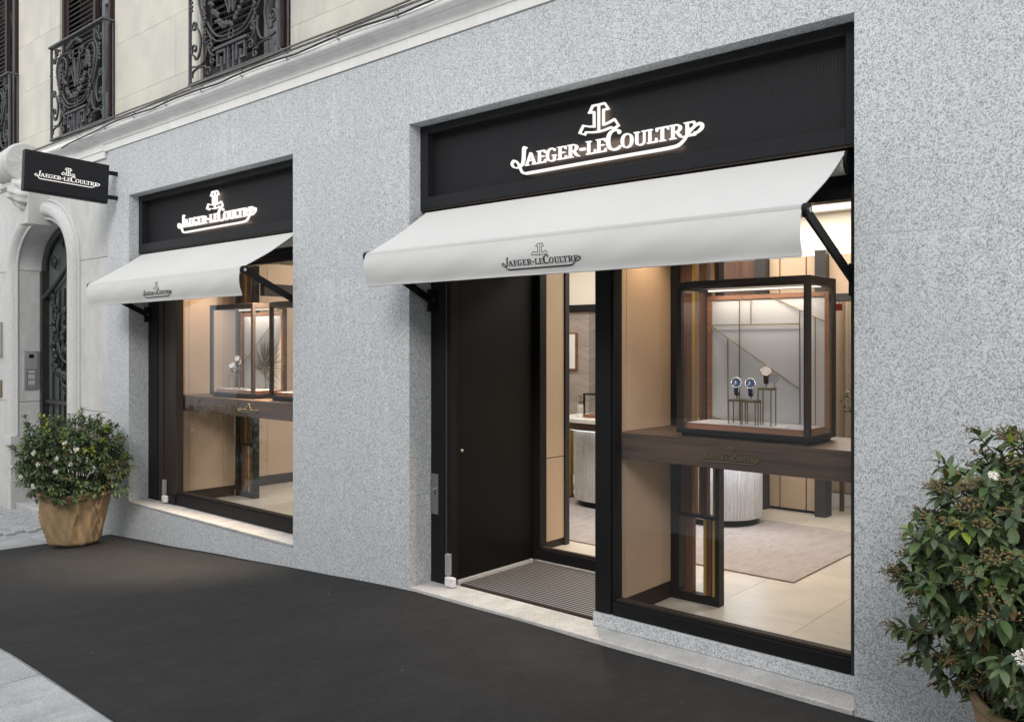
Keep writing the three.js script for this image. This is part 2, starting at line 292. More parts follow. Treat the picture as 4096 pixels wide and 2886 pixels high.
// ------------------------------------------------------------------ the old building: portal wall, cornice, cream storey, windows
const oldB = thing('old_building', 'cream rendered old building above and left of the granite shopfront', 'building', [-4.5, -0.3, -0.3]);
{
  const cx = -10.52, rx = 0.78, sp = 2.53, ry = 0.53, z0 = -0.42, FL = -0.014;
  for (const [y0, y1] of [[-0.7, 0.94], [0.94, sp]]) for (const [x0, x1] of [[-16, -13.2], [-13.2, cx - rx], [cx + rx, GL - 0.002]])
    part('stone_course', metre(R(x0 + 0.002, x1 - 0.002, y0 + 0.003, y1 - 0.003, z0, FL, 0.004), rr(0, 9), rr(0, 9)), M.oldStone, oldB);
  const s = new THREE.Shape(); s.moveTo(-16, sp + 0.003); s.lineTo(cx - rx, sp + 0.003);
  for (let i = 1; i < 32; i++) { const a = Math.PI - Math.PI * i / 32; s.lineTo(cx + rx * Math.cos(a), sp + 0.003 + ry * Math.sin(a)); }
  s.lineTo(cx + rx, sp + 0.003); s.lineTo(GL - 0.003, sp + 0.003); s.lineTo(GL - 0.003, 3.53); s.lineTo(-16, 3.53); s.closePath();
  const g = new THREE.ExtrudeGeometry(s, { depth: FL - z0, bevelEnabled: false }); g.translate(0, 0, z0); part('arch_course', metre(g, 3.3, 1.1), M.oldStone, oldB);
  part('joint_backing', [B(-15.9, cx - rx - 0.02, -0.7, 3.5, z0 + 0.03, FL - 0.012), B(cx + rx + 0.02, GL - 0.01, -0.7, 3.5, z0 + 0.03, FL - 0.012)], M.mortar, oldB);
  // torus moulding round the arch, a slim bead inside it
  const ring = (off, z, y0) => { const p = []; for (let i = 0; i <= 8; i++) p.push(V(cx - rx - off, y0 + (sp - y0) * i / 8.001, z)); for (let i = 1; i < 28; i++) { const a = Math.PI - Math.PI * i / 28; p.push(V(cx + (rx + off) * Math.cos(a), sp + (ry + off) * Math.sin(a), z)); } for (let i = 0; i <= 8; i++) p.push(V(cx + rx + off, sp - (sp - y0) * i / 8.001, z)); return p; };
  part('arch_moulding', tube(ring(0.115, -0.01, 0.54), 0.085, 160, 14), M.oldStone, oldB);
  part('arch_bead', tube(ring(0.012, -0.006, 0.54), 0.02, 160, 8), M.oldStone, oldB);
  part('arch_bead', tube(ring(0.215, -0.006, 0.54), 0.018, 160, 8), M.oldStone, oldB);
  for (const x of [cx - rx - 0.235, cx + rx]) part('plinth_block', R(x, x + 0.235, -0.7, 0.54, -0.05, 0.075, 0.01), M.oldStone, oldB);
  part('door_step', R(cx - rx + 0.003, cx + rx - 0.003, -0.6, -0.26, -0.42, 0.02, 0.012), M.sill, oldB);
  // keystone: tapered block with a carved mask
  const ks = new THREE.ExtrudeGeometry(poly([[-0.1, 0], [0.1, 0], [0.15, 0.42], [-0.15, 0.42]]), { depth: 0.24, bevelSize: 0.01, bevelThickness: 0.01, bevelSegments: 2 }); ks.translate(cx, 3.0, -0.05);
  const key = part('keystone', metre(ks), M.oldStone, oldB);
  const mk = new THREE.SphereGeometry(0.15, 40, 30), mp = mk.attributes.position;
  for (let i = 0; i < mp.count; i++) { const x = mp.getX(i), y = mp.getY(i), z = mp.getZ(i), k = 1 + 0.10 * Math.sin(x * 46) * Math.sin(y * 38 + 1) + 0.07 * Math.sin(y * 80 + x * 30) - (z > 0 && Math.hypot(Math.abs(x) - 0.055, y - 0.03) < 0.035 ? 0.16 : 0) + (z > 0 && Math.abs(x) < 0.03 && y < 0.05 && y > -0.05 ? 0.14 : 0); mp.setXYZ(i, x * k * 0.95, y * k * 1.15, z * k); }
  mk.computeVertexNormals(); mk.translate(cx, 3.34, 0.19); part('carved_mask', mk, M.oldStone, key);
  // ringed scroll corbel that carries the balcony over the portal
  const pr = []; for (let i = 0; i <= 40; i++) { const u = i / 40; pr.push(new THREE.Vector2(0.15 + 0.05 * u + 0.035 * Math.sqrt(Math.abs(Math.sin(u * Math.PI * 4))), 0.33 - 0.66 * u)); }
  const lg = new THREE.LatheGeometry([new THREE.Vector2(0.001, 0.33), ...pr, new THREE.Vector2(0.001, -0.33)], 40); lg.rotateZ(Math.PI / 2); lg.translate(-10.87, 3.69, 0.16);
  part('scroll_corbel', lg, M.oldStone, oldB);
  part('corbel_shelf', R(-11.22, -10.3, 3.44, 3.5, -0.05, 0.24, 0.01), M.oldStone, oldB);
}
{ // cornice: fascia, cove, torus, weathered lead top
  const c = new THREE.Shape(); c.moveTo(-0.2, 3.592); c.lineTo(0.012, 3.592); c.lineTo(0.014, 3.658); c.lineTo(0.024, 3.662);
  c.quadraticCurveTo(0.028, 3.70, 0.075, 3.715); c.lineTo(0.08, 3.722); c.bezierCurveTo(0.13, 3.72, 0.14, 3.765, 0.105, 3.785); c.lineTo(0.12, 3.80); c.lineTo(0.12, 3.815); c.lineTo(-0.2, 3.85); c.closePath();
  part('cornice', metre(along(c, GL - 0.05, 3.5)), M.cornice, oldB);
  const c2 = c.clone(); part('cornice', metre(along(new THREE.Shape(c.getPoints(8).map((p) => new THREE.Vector2(p.x - 0.004, p.y < 3.665 ? p.y - 0.06 : p.y))), -16, GL - 0.052)), M.cornice, oldB);
  part('cornice_flashing', metre(along(poly([[-0.19, 3.852], [0.124, 3.8175], [0.124, 3.812], [0.13, 3.812], [0.13, 3.822], [-0.19, 3.862]]), -16, 3.5)), M.lead, oldB);
}
const WIN = [[-12.62, -11.262], [-10.045, -8.668], [-6.992, -5.637]];
{ // cream storey in courses between the windows
  const ys = [3.863, 4.07, 4.62, 5.17, 5.72, 6.27, 6.82, 7.4], xs = [-16, ...WIN.flat(), 3.5], zs = -0.006;
  for (let k = 0; k < ys.length - 1; k++) for (let i = 0; i < xs.length; i += 2) {
    if (k >= 5) { if (i) continue; part('wall_course', metre(R(-16, 3.5, ys[k] + 0.002, ys[k + 1] - 0.002, -0.45, zs, 0.003), rr(0, 9), rr(0, 9)), M.cream, oldB); continue; }
    part('wall_course', metre(R(xs[i] + 0.001, xs[i + 1] - 0.001, ys[k] + 0.0008, ys[k + 1] - 0.0008, -0.45, zs, 0.0012), rr(0, 9), 0), M.cream, oldB);
  }
  part('upper_room', [B(-15.9, 3.4, 3.6, 3.84, -4.2, -0.46), B(-15.9, 3.4, 6.5, 6.7, -4.2, -0.46), B(-15.9, 3.4, 3.84, 6.5, -4.2, -4.1), B(-15.9, -15.8, 3.84, 6.5, -4.1, -0.46), B(3.3, 3.4, 3.84, 6.5, -4.1, -0.46)], M.cream2, oldB);
  for (const [a, b] of WIN) {
    const w = part('window', [R(a, a + 0.05, 3.87, 6.26, -0.2, -0.03), R(b - 0.05, b, 3.87, 6.26, -0.2, -0.03), R(a + 0.05, b - 0.05, 6.2, 6.26, -0.2, -0.03), R(a + 0.05, b - 0.05, 3.87, 3.93, -0.2, -0.03)], M.shutterRed, oldB);
    // a louvred leaf stands half open, the other is folded to the jamb; grey casement behind
    const x1 = a + 0.80;
    part('shutter_stile', [R(a + 0.05, a + 0.11, 3.93, 6.2, -0.10, -0.055), R(x1 - 0.06, x1, 3.93, 6.2, -0.10, -0.055), R(a + 0.11, x1 - 0.06, 4.6, 4.68, -0.10, -0.055), R(a + 0.11, x1 - 0.06, 3.93, 4.03, -0.10, -0.055)], M.shutter, w);
    for (let y = 4.05; y < 6.1; y += 0.055) { if (y > 4.57 && y < 4.68) continue; const s = new THREE.BoxGeometry(x1 - a - 0.17, 0.008, 0.074); s.rotateX(0.95); s.translate((a + x1) / 2 + 0.025, y, -0.078); part('shutter_slat', s, M.shutter, w); }
    part('shutter_leaf', [R(b - 0.1, b - 0.055, 3.93, 6.2, -0.155, 0.02), R(b - 0.052, b - 0.03, 3.93, 6.2, -0.155, -0.01)], M.shutterRed, w);
    part('casement', [R(x1 + 0.01, x1 + 0.07, 3.93, 6.2, -0.17, -0.12), R(b - 0.17, b - 0.105, 3.93, 6.2, -0.17, -0.12), R(x1 + 0.07, b - 0.17, 3.93, 4.28, -0.16, -0.13), R(x1 + 0.07, b - 0.17, 5.2, 5.27, -0.17, -0.12)], M.winGrey, w);
    part('pane', B(x1 + 0.07, b - 0.17, 4.28, 6.2, -0.147, -0.143), M.glass, w);
  }
}
{ // cables clipped along the cornice
  const pts = [], p2 = []; for (let i = 0; i <= 60; i++) { const x = -9.6 + i * 0.2; pts.push(V(x, 3.775 + 0.008 * Math.sin(i * 1.1) - (x < -8.6 ? (-8.6 - x) * 0.06 : 0), 0.142 + 0.004 * Math.sin(i * 2.3))); p2.push(V(x, 3.832 + 0.004 * Math.sin(i * 0.9 + 1), 0.138)); }
  const c = thing('cornice_cable', 'black cable clipped along the white cornice', 'cable', [-4, 3.78, 0.14]);
  part('cable', tube(pts, 0.007, 240, 6), M.cable, c);
  for (let x = -9.2; x < 2; x += 0.62) part('cable_clip', tube([V(x, 3.80, 0.118), V(x + 0.004, 3.795, 0.148), V(x + 0.006, 3.765, 0.152), V(x + 0.012, 3.752, 0.125)], 0.004, 10, 5), M.galv, c);
  const d = thing('lead_conduit', 'thin grey conduit running on top of the cornice', 'cable', [-4, 3.83, 0.14]); part('conduit', tube(p2, 0.0075, 240, 6), M.lead, d);
}

// ------------------------------------------------------------------ wrought-iron balcony railings
function spiral(cx, cy, r, a0, turns, n = 22) { const p = []; for (let i = 0; i <= n; i++) { const u = i / n, q = r * (1 - 0.86 * u), a = a0 + turns * Math.PI * 2 * u; p.push([cx + q * Math.cos(a), cy + q * Math.sin(a)]); } return p; }
function balcony(xa, xb, label) {
  const W = xb - xa, H = 1.03, t = thing('balcony_railing', label, 'railing', [(xa + xb) / 2, 3.853, 0.1], 'iron railings at the upper windows');
  const y0 = 3.853, zf = 0.095, mid = (xa + xb) / 2, S = 0.0082;
  part('top_rail', [R(xa - 0.01, xb + 0.012, y0 + H - 0.022, y0 + H, zf - 0.03, zf + 0.03, 0.005), R(xb - 0.02, xb + 0.012, y0 + H - 0.021, y0 + H - 0.001, 0.0, zf - 0.031, 0.004), R(xa - 0.01, xa + 0.02, y0 + H - 0.021, y0 + H - 0.001, 0.0, zf - 0.031, 0.004)], M.iron, t);
  part('bottom_rail', [R(xa, xb, y0, y0 + 0.022, zf - 0.018, zf + 0.018, 0.004), R(xb - 0.02, xb, y0 + 0.001, y0 + 0.021, 0, zf - 0.019, 0.004)], M.iron, t);
  for (const x of [xa, xb - 0.022]) part('post', R(x, x + 0.022, y0 + 0.022, y0 + H - 0.022, zf - 0.012, zf + 0.012, 0.003), M.iron, t);
  part('side_bar', R(xb - 0.018, xb - 0.002, y0 + 0.022, y0 + H - 0.022, 0.002, 0.014, 0.003), M.iron, t);
  const P = (u, v) => [mid + u * W / 2 * 0.97, y0 + 0.022 + v * (H - 0.044)];
  const curve = (pts, r = S, name = 'scroll') => part(name, (() => { const g = tube(pts.map(([x, y]) => V(x, y, zf)), r, pts.length * 2, 5); g.translate(0, 0, -zf); g.scale(1, 1, 1.5); g.translate(0, 0, zf); return g; })(), M.iron, t);
  const path = (...uv) => uv.map(([u, v]) => P(u, v));
  for (const s of [-1, 1]) {
    const sp = (u, v, r, a, tn) => { const [x, y] = P(u * s, v); return spiral(x, y, r, s > 0 ? a : Math.PI - a, s * tn); };
    const C = (a, b) => curve([...a.slice().reverse(), ...b]);
    C(sp(0.17, 0.83, 0.075, 1.9, -1.4), [P(0.10 * s, 0.93), P(0.03 * s, 0.985)]);                       // scrolls under the top rail
    C(sp(0.90, 0.86, 0.05, 2.2, 1.2), [...path([0.75 * s, 0.86], [0.45 * s, 0.87], [0.3 * s, 0.86])]);
    curve([0, 1, 2, 3, 4, 5, 6, 7, 8, 9, 10].map((k) => { const a = k / 10 * Math.PI * 2, [x, y] = P(0.80 * s, 0.935); return [x + 0.032 * Math.cos(a), y + 0.038 * Math.sin(a)]; }), 0.008, 'ring');
    curve(path([0.0, 0.285], [0.3 * s, 0.31], [0.52 * s, 0.43], [0.66 * s, 0.6], [0.70 * s, 0.74], [0.6 * s, 0.835], [0.45 * s, 0.82], [0.37 * s, 0.73], [0.42 * s, 0.63]), 0.0095, 'lyre_bar');
    curve(path([0.0, 0.255], [0.34 * s, 0.275], [0.60 * s, 0.42], [0.76 * s, 0.62], [0.79 * s, 0.76], [0.68 * s, 0.865]), 0.0078, 'lyre_bar');
    C(sp(0.47, 0.63, 0.045, 2.4, -1.3), path([0.52 * s, 0.7], [0.5 * s, 0.76]));
    curve(path([0.035 * s, 0.47], [0.07 * s, 0.62], [0.13 * s, 0.77], [0.10 * s, 0.80], [0.05 * s, 0.70], [0.02 * s, 0.5]), 0.0062, 'leaf_bar');
    curve(path([0.05 * s, 0.46], [0.15 * s, 0.60], [0.25 * s, 0.69], [0.30 * s, 0.66], [0.24 * s, 0.6]), 0.0062, 'leaf_bar');
    C(sp(0.90, 0.50, 0.05, 0.4, -1.3), [...path([0.80 * s, 0.44], [0.74 * s, 0.33], [0.80 * s, 0.21], [0.88 * s, 0.2]), ...sp(0.9, 0.29, 0.055, -1.6, 1.3)]);
    C(sp(0.53, 0.30, 0.05, 0.6, 1.3), path([0.58 * s, 0.25], [0.66 * s, 0.15], [0.80 * s, 0.13], [0.96 * s, 0.145]));
    C(sp(0.54, 0.045, 0.042, 0.9, 1.2), path([0.60 * s, 0.1], [0.72 * s, 0.115], [0.85 * s, 0.115], [0.95 * s, 0.09], [0.96 * s, 0.05]));
    C(sp(0.44, 0.13, 0.042, 2.3, -1.25), [...path([0.5 * s, 0.2], [0.53 * s, 0.235]), ...sp(0.49, 0.255, 0.035, 0.2, 1.1)]);
    // garlands of fruit and leaves: lumps strung on the swag and hanging at its ends
    const lumps = [], lump = (u, v, r) => { const g = new THREE.IcosahedronGeometry(r, 1), p = g.attributes.position; const o = rnd() * 9; for (let i = 0; i < p.count; i++) { const k = 1 + 0.22 * Math.sin(p.getX(i) * 190 + o) * Math.sin(p.getY(i) * 170 + o); p.setXYZ(i, p.getX(i) * k, p.getY(i) * k, p.getZ(i) * k * 0.8); } g.computeVertexNormals(); const [x, y] = P(u * s, v); g.translate(x, y, zf + 0.022); lumps.push(g); };
    for (let k = 0; k < 20; k++) { const u = k / 19; lump(0.50 * (1 - u) + 0.03 + rr(-0.03, 0.03), 0.70 - 0.34 * Math.sin(u * Math.PI / 2) + rr(-0.025, 0.025), rr(0.015, 0.026)); }
    for (let k = 0; k < 16; k++) { const u = k / 15; lump(0.54 + 0.05 * Math.sin(u * 3) + rr(-0.03, 0.03), 0.74 - 0.46 * u + rr(-0.01, 0.01), rr(0.022, 0.028) * (1 - 0.5 * u)); }
    for (let k = 0; k < 5; k++) lump(0.92 + rr(-0.02, 0.02), 0.76 - 0.035 * k, rr(0.012, 0.02));
    for (let k = 0; k < 5; k++) lump(0.06 + 0.05 * k + rr(-0.02, 0.02), 0.945 - 0.012 * k, rr(0.014, 0.022));
    part('garland', merge(lumps), M.iron, t);
    // greek key
    const key = (...r) => r.map(([u0, u1, v0, v1]) => { const [a, b] = P(u0 * s, v0), [c, d] = P(u1 * s, v1); return R(Math.min(a, c), Math.max(a, c), b, d, zf - 0.012, zf + 0.012, 0.002); });
    part('greek_key', key([0.045, 0.075, 0.0, 0.188], [0.12, 0.15, 0.05, 0.188], [0.151, 0.33, 0.165, 0.188], [0.30, 0.33, 0.05, 0.164], [0.21, 0.299, 0.05, 0.073], [0.21, 0.24, 0.074, 0.13], [0.19, 0.22, 0.0, 0.049]), M.iron, t);
  }
  { const [a, b] = P(-0.40, 0.192), [c] = P(0.40, 0.2); part('key_lintel', [R(a, c, b, b + 0.016, zf - 0.022, zf + 0.026, 0.004), R(a + 0.015, c - 0.015, b + 0.017, b + 0.03, zf - 0.016, zf + 0.018, 0.004)], M.iron, t); }
  { const [x, y] = P(0, 0.335), g = new THREE.TorusGeometry(0.038, 0.009, 8, 24); g.translate(x, y - 0.045, zf); part('ring', g, M.iron, t); }
  return t;
}
balcony(-6.992, -5.639, 'wrought-iron railing of the upper window nearest above the shop windows');
balcony(-10.01, -8.67, 'wrought-iron railing of the upper window directly above the projecting sign');
balcony(-12.62, -11.26, 'wrought-iron railing cut off by the left edge of the picture');

// ------------------------------------------------------------------ iron door in the arched portal
{
  const cx = -10.52, z = -0.30, t = thing('arched_iron_door', 'dark green iron door with scrollwork in the stone archway', 'door', [cx, -0.26, z]);
  const rx = 0.775, sp = 2.53, ry = 0.525, arch = (k, n = 24) => { const p = []; for (let i = 0; i <= n; i++) { const a = Math.PI - Math.PI * i / n; p.push(V(cx + (rx - k) * Math.cos(a), sp + (ry - k) * Math.sin(a), z)); } return p; };
  part('frame', [R(cx - rx, cx - rx + 0.075, -0.26, sp, z - 0.04, z + 0.05), R(cx + rx - 0.075, cx + rx, -0.26, sp, z - 0.04, z + 0.05), tube(arch(0.04), 0.045, 60, 8)], M.ironDark, t);
  part('transom', [tube([V(cx - rx + 0.06, 2.2, z + 0.02), V(cx - 0.35, 2.36, z + 0.02), V(cx, 2.55, z + 0.02), V(cx + 0.35, 2.66, z + 0.02), V(cx + rx - 0.06, 2.66, z + 0.02)], 0.03, 30, 8)], M.ironDark, t);
  part('back_glass', B(cx - rx + 0.02, cx + rx - 0.02, -0.2, 3.0, z - 0.05, z - 0.035), M.doorGlass, t);
  for (const x of [-0.5, -0.3, -0.16, 0.02, 0.2, 0.42, 0.56]) part('bar', R(cx + x, cx + x + 0.025, -0.2, 2.3, z - 0.012, z + 0.012), M.ironDark, t);
  part('lock_rail', R(cx - 0.68, cx + 0.68, 0.92, 0.97, z - 0.014, z + 0.02), M.ironDark, t);
  part('kick_plate', R(cx - 0.69, cx + 0.69, -0.2, 0.2, z - 0.02, z + 0.016), M.ironDark, t);
  part('lock_case', R(cx + 0.32, cx + 0.47, 0.42, 0.62, z + 0.013, z + 0.05), M.ironDark, t);
  const flat = (pts, r, name) => part(name, tube(pts.map(([x, y]) => V(x, y, z + 0.028)), r, pts.length * 2, 6), M.ironDark, t);
  for (const [x, y, r] of [[-0.42, 2.62, 0.09], [-0.05, 2.82, 0.13], [0.25, 2.85, 0.1]]) flat(spiral(cx + x, y, r, -1, 1.5), 0.016, 'scroll');
  for (const s of [-1, 1]) { flat([[cx + s * 0.02, 2.05], [cx + s * 0.2, 1.98], [cx + s * 0.26, 1.75], [cx + s * 0.18, 1.5], [cx, 1.42]], 0.016, 'oval_bar'); flat([...spiral(cx + s * 0.06, 1.12, 0.07, 0, s * 1.3).reverse(), [cx + s * 0.16, 1.2], [cx + s * 0.17, 1.32], [cx + s * 0.1, 1.42]], 0.014, 'scroll'); }
  const lumps = []; const L = (x, y, r) => { const g = new THREE.IcosahedronGeometry(r, 1), p = g.attributes.position, o = rnd() * 9; for (let i = 0; i < p.count; i++) { const k = 1 + 0.25 * Math.sin(p.getX(i) * 150 + o) * Math.sin(p.getY(i) * 130 + o); p.setXYZ(i, p.getX(i) * k, p.getY(i) * k, p.getZ(i) * k * 0.7); } g.computeVertexNormals(); g.translate(cx + x, y, z + 0.04); lumps.push(g); };
  for (const s of [-1, 1]) for (let k = 0; k < 22; k++) L(s * (0.34 + 0.05 * Math.sin(k)) + rr(-0.03, 0.03), 2.2 - k * 0.042, rr(0.025, 0.05));
  for (let k = 0; k < 26; k++) L(rr(-0.13, 0.13), rr(1.55, 2.05), rr(0.02, 0.045));
  for (let k = 0; k < 22; k++) { const u = k / 21 * 2 - 1; L(u * 0.3, 1.36 - 0.1 * (1 - u * u) + rr(-0.03, 0.03), rr(0.025, 0.045)); }
  part('cast_garland', merge(lumps), M.ironDark, t);
  const i2 = thing('intercom_panel', 'grey metal entry intercom with two columns of buttons on the arch jamb', 'intercom', [-11.29, 1.1, -0.15]);
  part('plate', R(-11.3, -11.285, 1.09, 1.555, -0.235, -0.075, 0.004), M.steel, i2);
  part('speaker_panel', R(-11.286, -11.281, 1.335, 1.54, -0.222, -0.088, 0.002), M.greyPlastic, i2);
  part('camera_window', R(-11.283, -11.276, 1.47, 1.515, -0.18, -0.125, 0.006), M.black, i2);
  for (let r = 0; r < 8; r++) for (const zz of [-0.205, -0.105]) part('button', R(-11.285, -11.279, 1.13 + r * 0.024, 1.142 + r * 0.024, zz - 0.006, zz + 0.006, 0.002), M.silver, i2);
  for (let r = 0; r < 8; r++) part('name_strip', B(-11.285, -11.282, 1.13 + r * 0.024, 1.143 + r * 0.024, -0.19, -0.12), r % 3 ? M.whitePlastic : M.greyPlastic, i2);
  const p1 = thing('wall_plaque', 'pale framed plaque on the old stone at the left picture edge', 'plaque', [-12.0, 1.55, 0]);
  part('plate', R(-12.25, -11.83, 1.5, 1.9, -0.014, 0.012, 0.003), M.marble, p1); part('rim', [R(-12.26, -11.82, 1.9, 1.912, -0.014, 0.018), R(-12.26, -11.82, 1.488, 1.5, -0.014, 0.018), R(-11.83, -11.82, 1.5, 1.9, -0.014, 0.018)], M.greyPlastic, p1);
  const p2 = thing('brass_plaque', 'small brass plate low on the stone at the left picture edge', 'plaque', [-12.0, 1.0, 0]);
  part('plate', R(-12.2, -11.835, 0.98, 1.19, -0.014, 0.006, 0.002), M.brassDark, p2);
}

// ------------------------------------------------------------------ the lettering (metres, as on the large sign: 1.311 wide, baseline 0)
const loadFont = (f) => new FontLoader().loadAsync('fonts/droid/' + f + '.typeface.json');
const bold = await loadFont('droid_serif_bold'), regular = await loadFont('droid_serif_regular');
const LETTERS = [['A', -0.5455, -0.4575], ['E', -0.4515, -0.3855], ['G', -0.3795, -0.3055], ['E', -0.2955, -0.2295], ['R', -0.2215, -0.1355], ['-', -0.1315, -0.0935], ['L', -0.0875, -0.0215], ['E', -0.0175, 0.0505], ['C', 0.0535, 0.1475], ['O', 0.1525, 0.2275], ['U', 0.2365, 0.3155], ['L', 0.3205, 0.3805], ['T', 0.3755, 0.4525], ['R', 0.4585, 0.5425], ['E', 0.5455, 0.6125]];
function ribbon(list, depth) {                                           // list of [x, y, width]: a swash stroke, solid
  const c = new THREE.CatmullRomCurve3(list.map(([x, y, w]) => V(x, y, w)), false, 'centripetal'), n = list.length * 7, pts = c.getPoints(n), P = [], I = [];
  pts.forEach((p, i) => {
    const a = pts[Math.max(0, i - 1)], b = pts[Math.min(n, i + 1)], tx = b.x - a.x, ty = b.y - a.y, l = Math.hypot(tx, ty) || 1, h = p.z / 2, z = depth + 0.0008 * i / n;
    P.push(p.x - ty / l * h, p.y + tx / l * h, z, p.x + ty / l * h, p.y - tx / l * h, z, p.x - ty / l * h, p.y + tx / l * h, 0, p.x + ty / l * h, p.y - tx / l * h, 0);
  });
  for (let i = 0; i < n; i++) { const a = i * 4, b = a + 4; I.push(a, a + 1, b, b, a + 1, b + 1, a + 2, b + 2, a + 3, b + 2, b + 3, a + 3, a, b, a + 2, b, b + 2, a + 2, a + 1, a + 3, b + 1, b + 1, a + 3, b + 3); }
  I.push(0, 2, 1, 1, 2, 3); const e = n * 4; I.push(e, e + 1, e + 2, e + 1, e + 3, e + 2);
  const g = new THREE.BufferGeometry(); g.setAttribute('position', new THREE.Float32BufferAttribute(P, 3)); g.setIndex(I);
  const f = g.toNonIndexed(); f.computeVertexNormals(); f.setAttribute('uv', new THREE.Float32BufferAttribute(new Float32Array(f.attributes.position.count * 2), 2)); return f;
}
const HALF = [[0, 300], [33, 252], [238, 247.5], [373, 487], [188, 496], [183, 1060], [400, 1015], [618, 936], [768, 1199], [568, 1300], [503, 1216], [250, 1268], [0, 1290]].map(([x, y]) => [x * 1.746e-4, 0.271 - (y - 247) * 1.47e-4]);
function inset(pts, d) {                                                 // closed polygon moved inwards by d (mitred)
  const n = pts.length, out = []; let area = 0; for (let i = 0; i < n; i++) { const [a, b] = pts[i], [c, e] = pts[(i + 1) % n]; area += a * e - c * b; }
  const s = area > 0 ? 1 : -1;
  for (let i = 0; i < n; i++) {
    const p = pts[(i + n - 1) % n], q = pts[i], r = pts[(i + 1) % n]; let ax = q[0] - p[0], ay = q[1] - p[1], bx = r[0] - q[0], by = r[1] - q[1];
    const la = Math.hypot(ax, ay), lb = Math.hypot(bx, by); ax /= la; ay /= la; bx /= lb; by /= lb;
    const nx = -s * (ay + by), ny = s * (ax + bx), dot = nx * (-s * ay) + ny * (s * ax), k = d / Math.max(dot, 0.35);
    out.push([q[0] + nx * k, q[1] + ny * k]);
  }
  return out;
}
function logo(scale, depth, thin = 0.0115, font = bold) {
  const ext = (s) => { const g = new THREE.ExtrudeGeometry(s, { depth, bevelEnabled: false, curveSegments: 6 }); return g; };
  const letters = LETTERS.map(([ch, a, b]) => {
    const sh = font.generateShapes(ch, 1), g = ext(sh); g.computeBoundingBox(); const bb = g.boundingBox, big = ch === 'C', dash = ch === '-', round = ch === 'O' || ch === 'G' || ch === 'U';
    const y0 = big ? -0.004 : dash ? 0.029 : round ? -0.002 : 0, y1 = big ? 0.113 : dash ? 0.042 : 0.074 + (ch === 'O' || ch === 'G' ? 0.003 : 0);
    g.translate(-bb.min.x, -bb.min.y, 0); g.scale((b - a) / (bb.max.x - bb.min.x), (y1 - y0) / (bb.max.y - bb.min.y), 1); g.translate(a, y0, 0); return g;
  });
  const outer = [...HALF, ...HALF.slice(1, -1).reverse().map(([x, y]) => [-x, y])];
  const s = poly(inset(outer, -thin / 2));
  s.holes.push(poly(inset(HALF, thin / 2)), poly(inset(HALF.map(([x, y]) => [-x, y]).reverse(), thin / 2)));
  const emblem = ext(s);
  const w = font === regular ? 0.72 : thin < 0.008 ? 0.85 : 1;
  const swash = ribbon([[-0.535, 0.108, 0.012], [-0.552, 0.109, 0.026], [-0.556, 0.09, 0.025], [-0.559, 0.04, 0.024], [-0.567, 0.016, 0.021], [-0.585, 0.001, 0.014], [-0.61, -0.004, 0.010], [-0.64, 0.006, 0.011], [-0.652, 0.026, 0.014], [-0.638, 0.042, 0.017], [-0.617, 0.036, 0.013], [-0.598, 0.014, 0.011], [-0.583, -0.014, 0.012], [-0.568, -0.036, 0.015], [-0.545, -0.046, 0.019], [-0.50, -0.047, 0.020], [-0.2, -0.0455, 0.020], [0.2, -0.044, 0.020], [0.48, -0.042, 0.020], [0.512, -0.037, 0.018], [0.542, -0.018, 0.014], [0.566, 0.008, 0.011], [0.592, 0.036, 0.011], [0.622, 0.054, 0.015], [0.648, 0.052, 0.020], [0.650, 0.034, 0.018], [0.628, 0.016, 0.013], [0.595, 0.006, 0.009], [0.562, 0.004, 0.008]].map(([x, y, ww]) => [x, y, ww * w]), depth);
  const all = [...letters, emblem, swash]; all.forEach((g) => g.scale(scale, scale, 1));
  return { letters, emblem, swash };
}
function placeLogo(parent, m, mat, names, scale, depth, thin, font) {           // m: Matrix4 that carries the flat lettering to its place
  const L = logo(scale, depth, thin, font); const put = (g, n) => { g.applyMatrix4(m); part(n, g, mat, parent); };
  if (names.one) { const all = merge([...L.letters, L.emblem, L.swash]); all.applyMatrix4(m); part(names.one, all, mat, parent); return; }
  L.letters.forEach((g) => put(g, 'letter')); put(L.emblem, 'emblem'); put(L.swash, 'swash_initial');
}
const at = (x, y, z) => new THREE.Matrix4().makeTranslation(x, y, z);

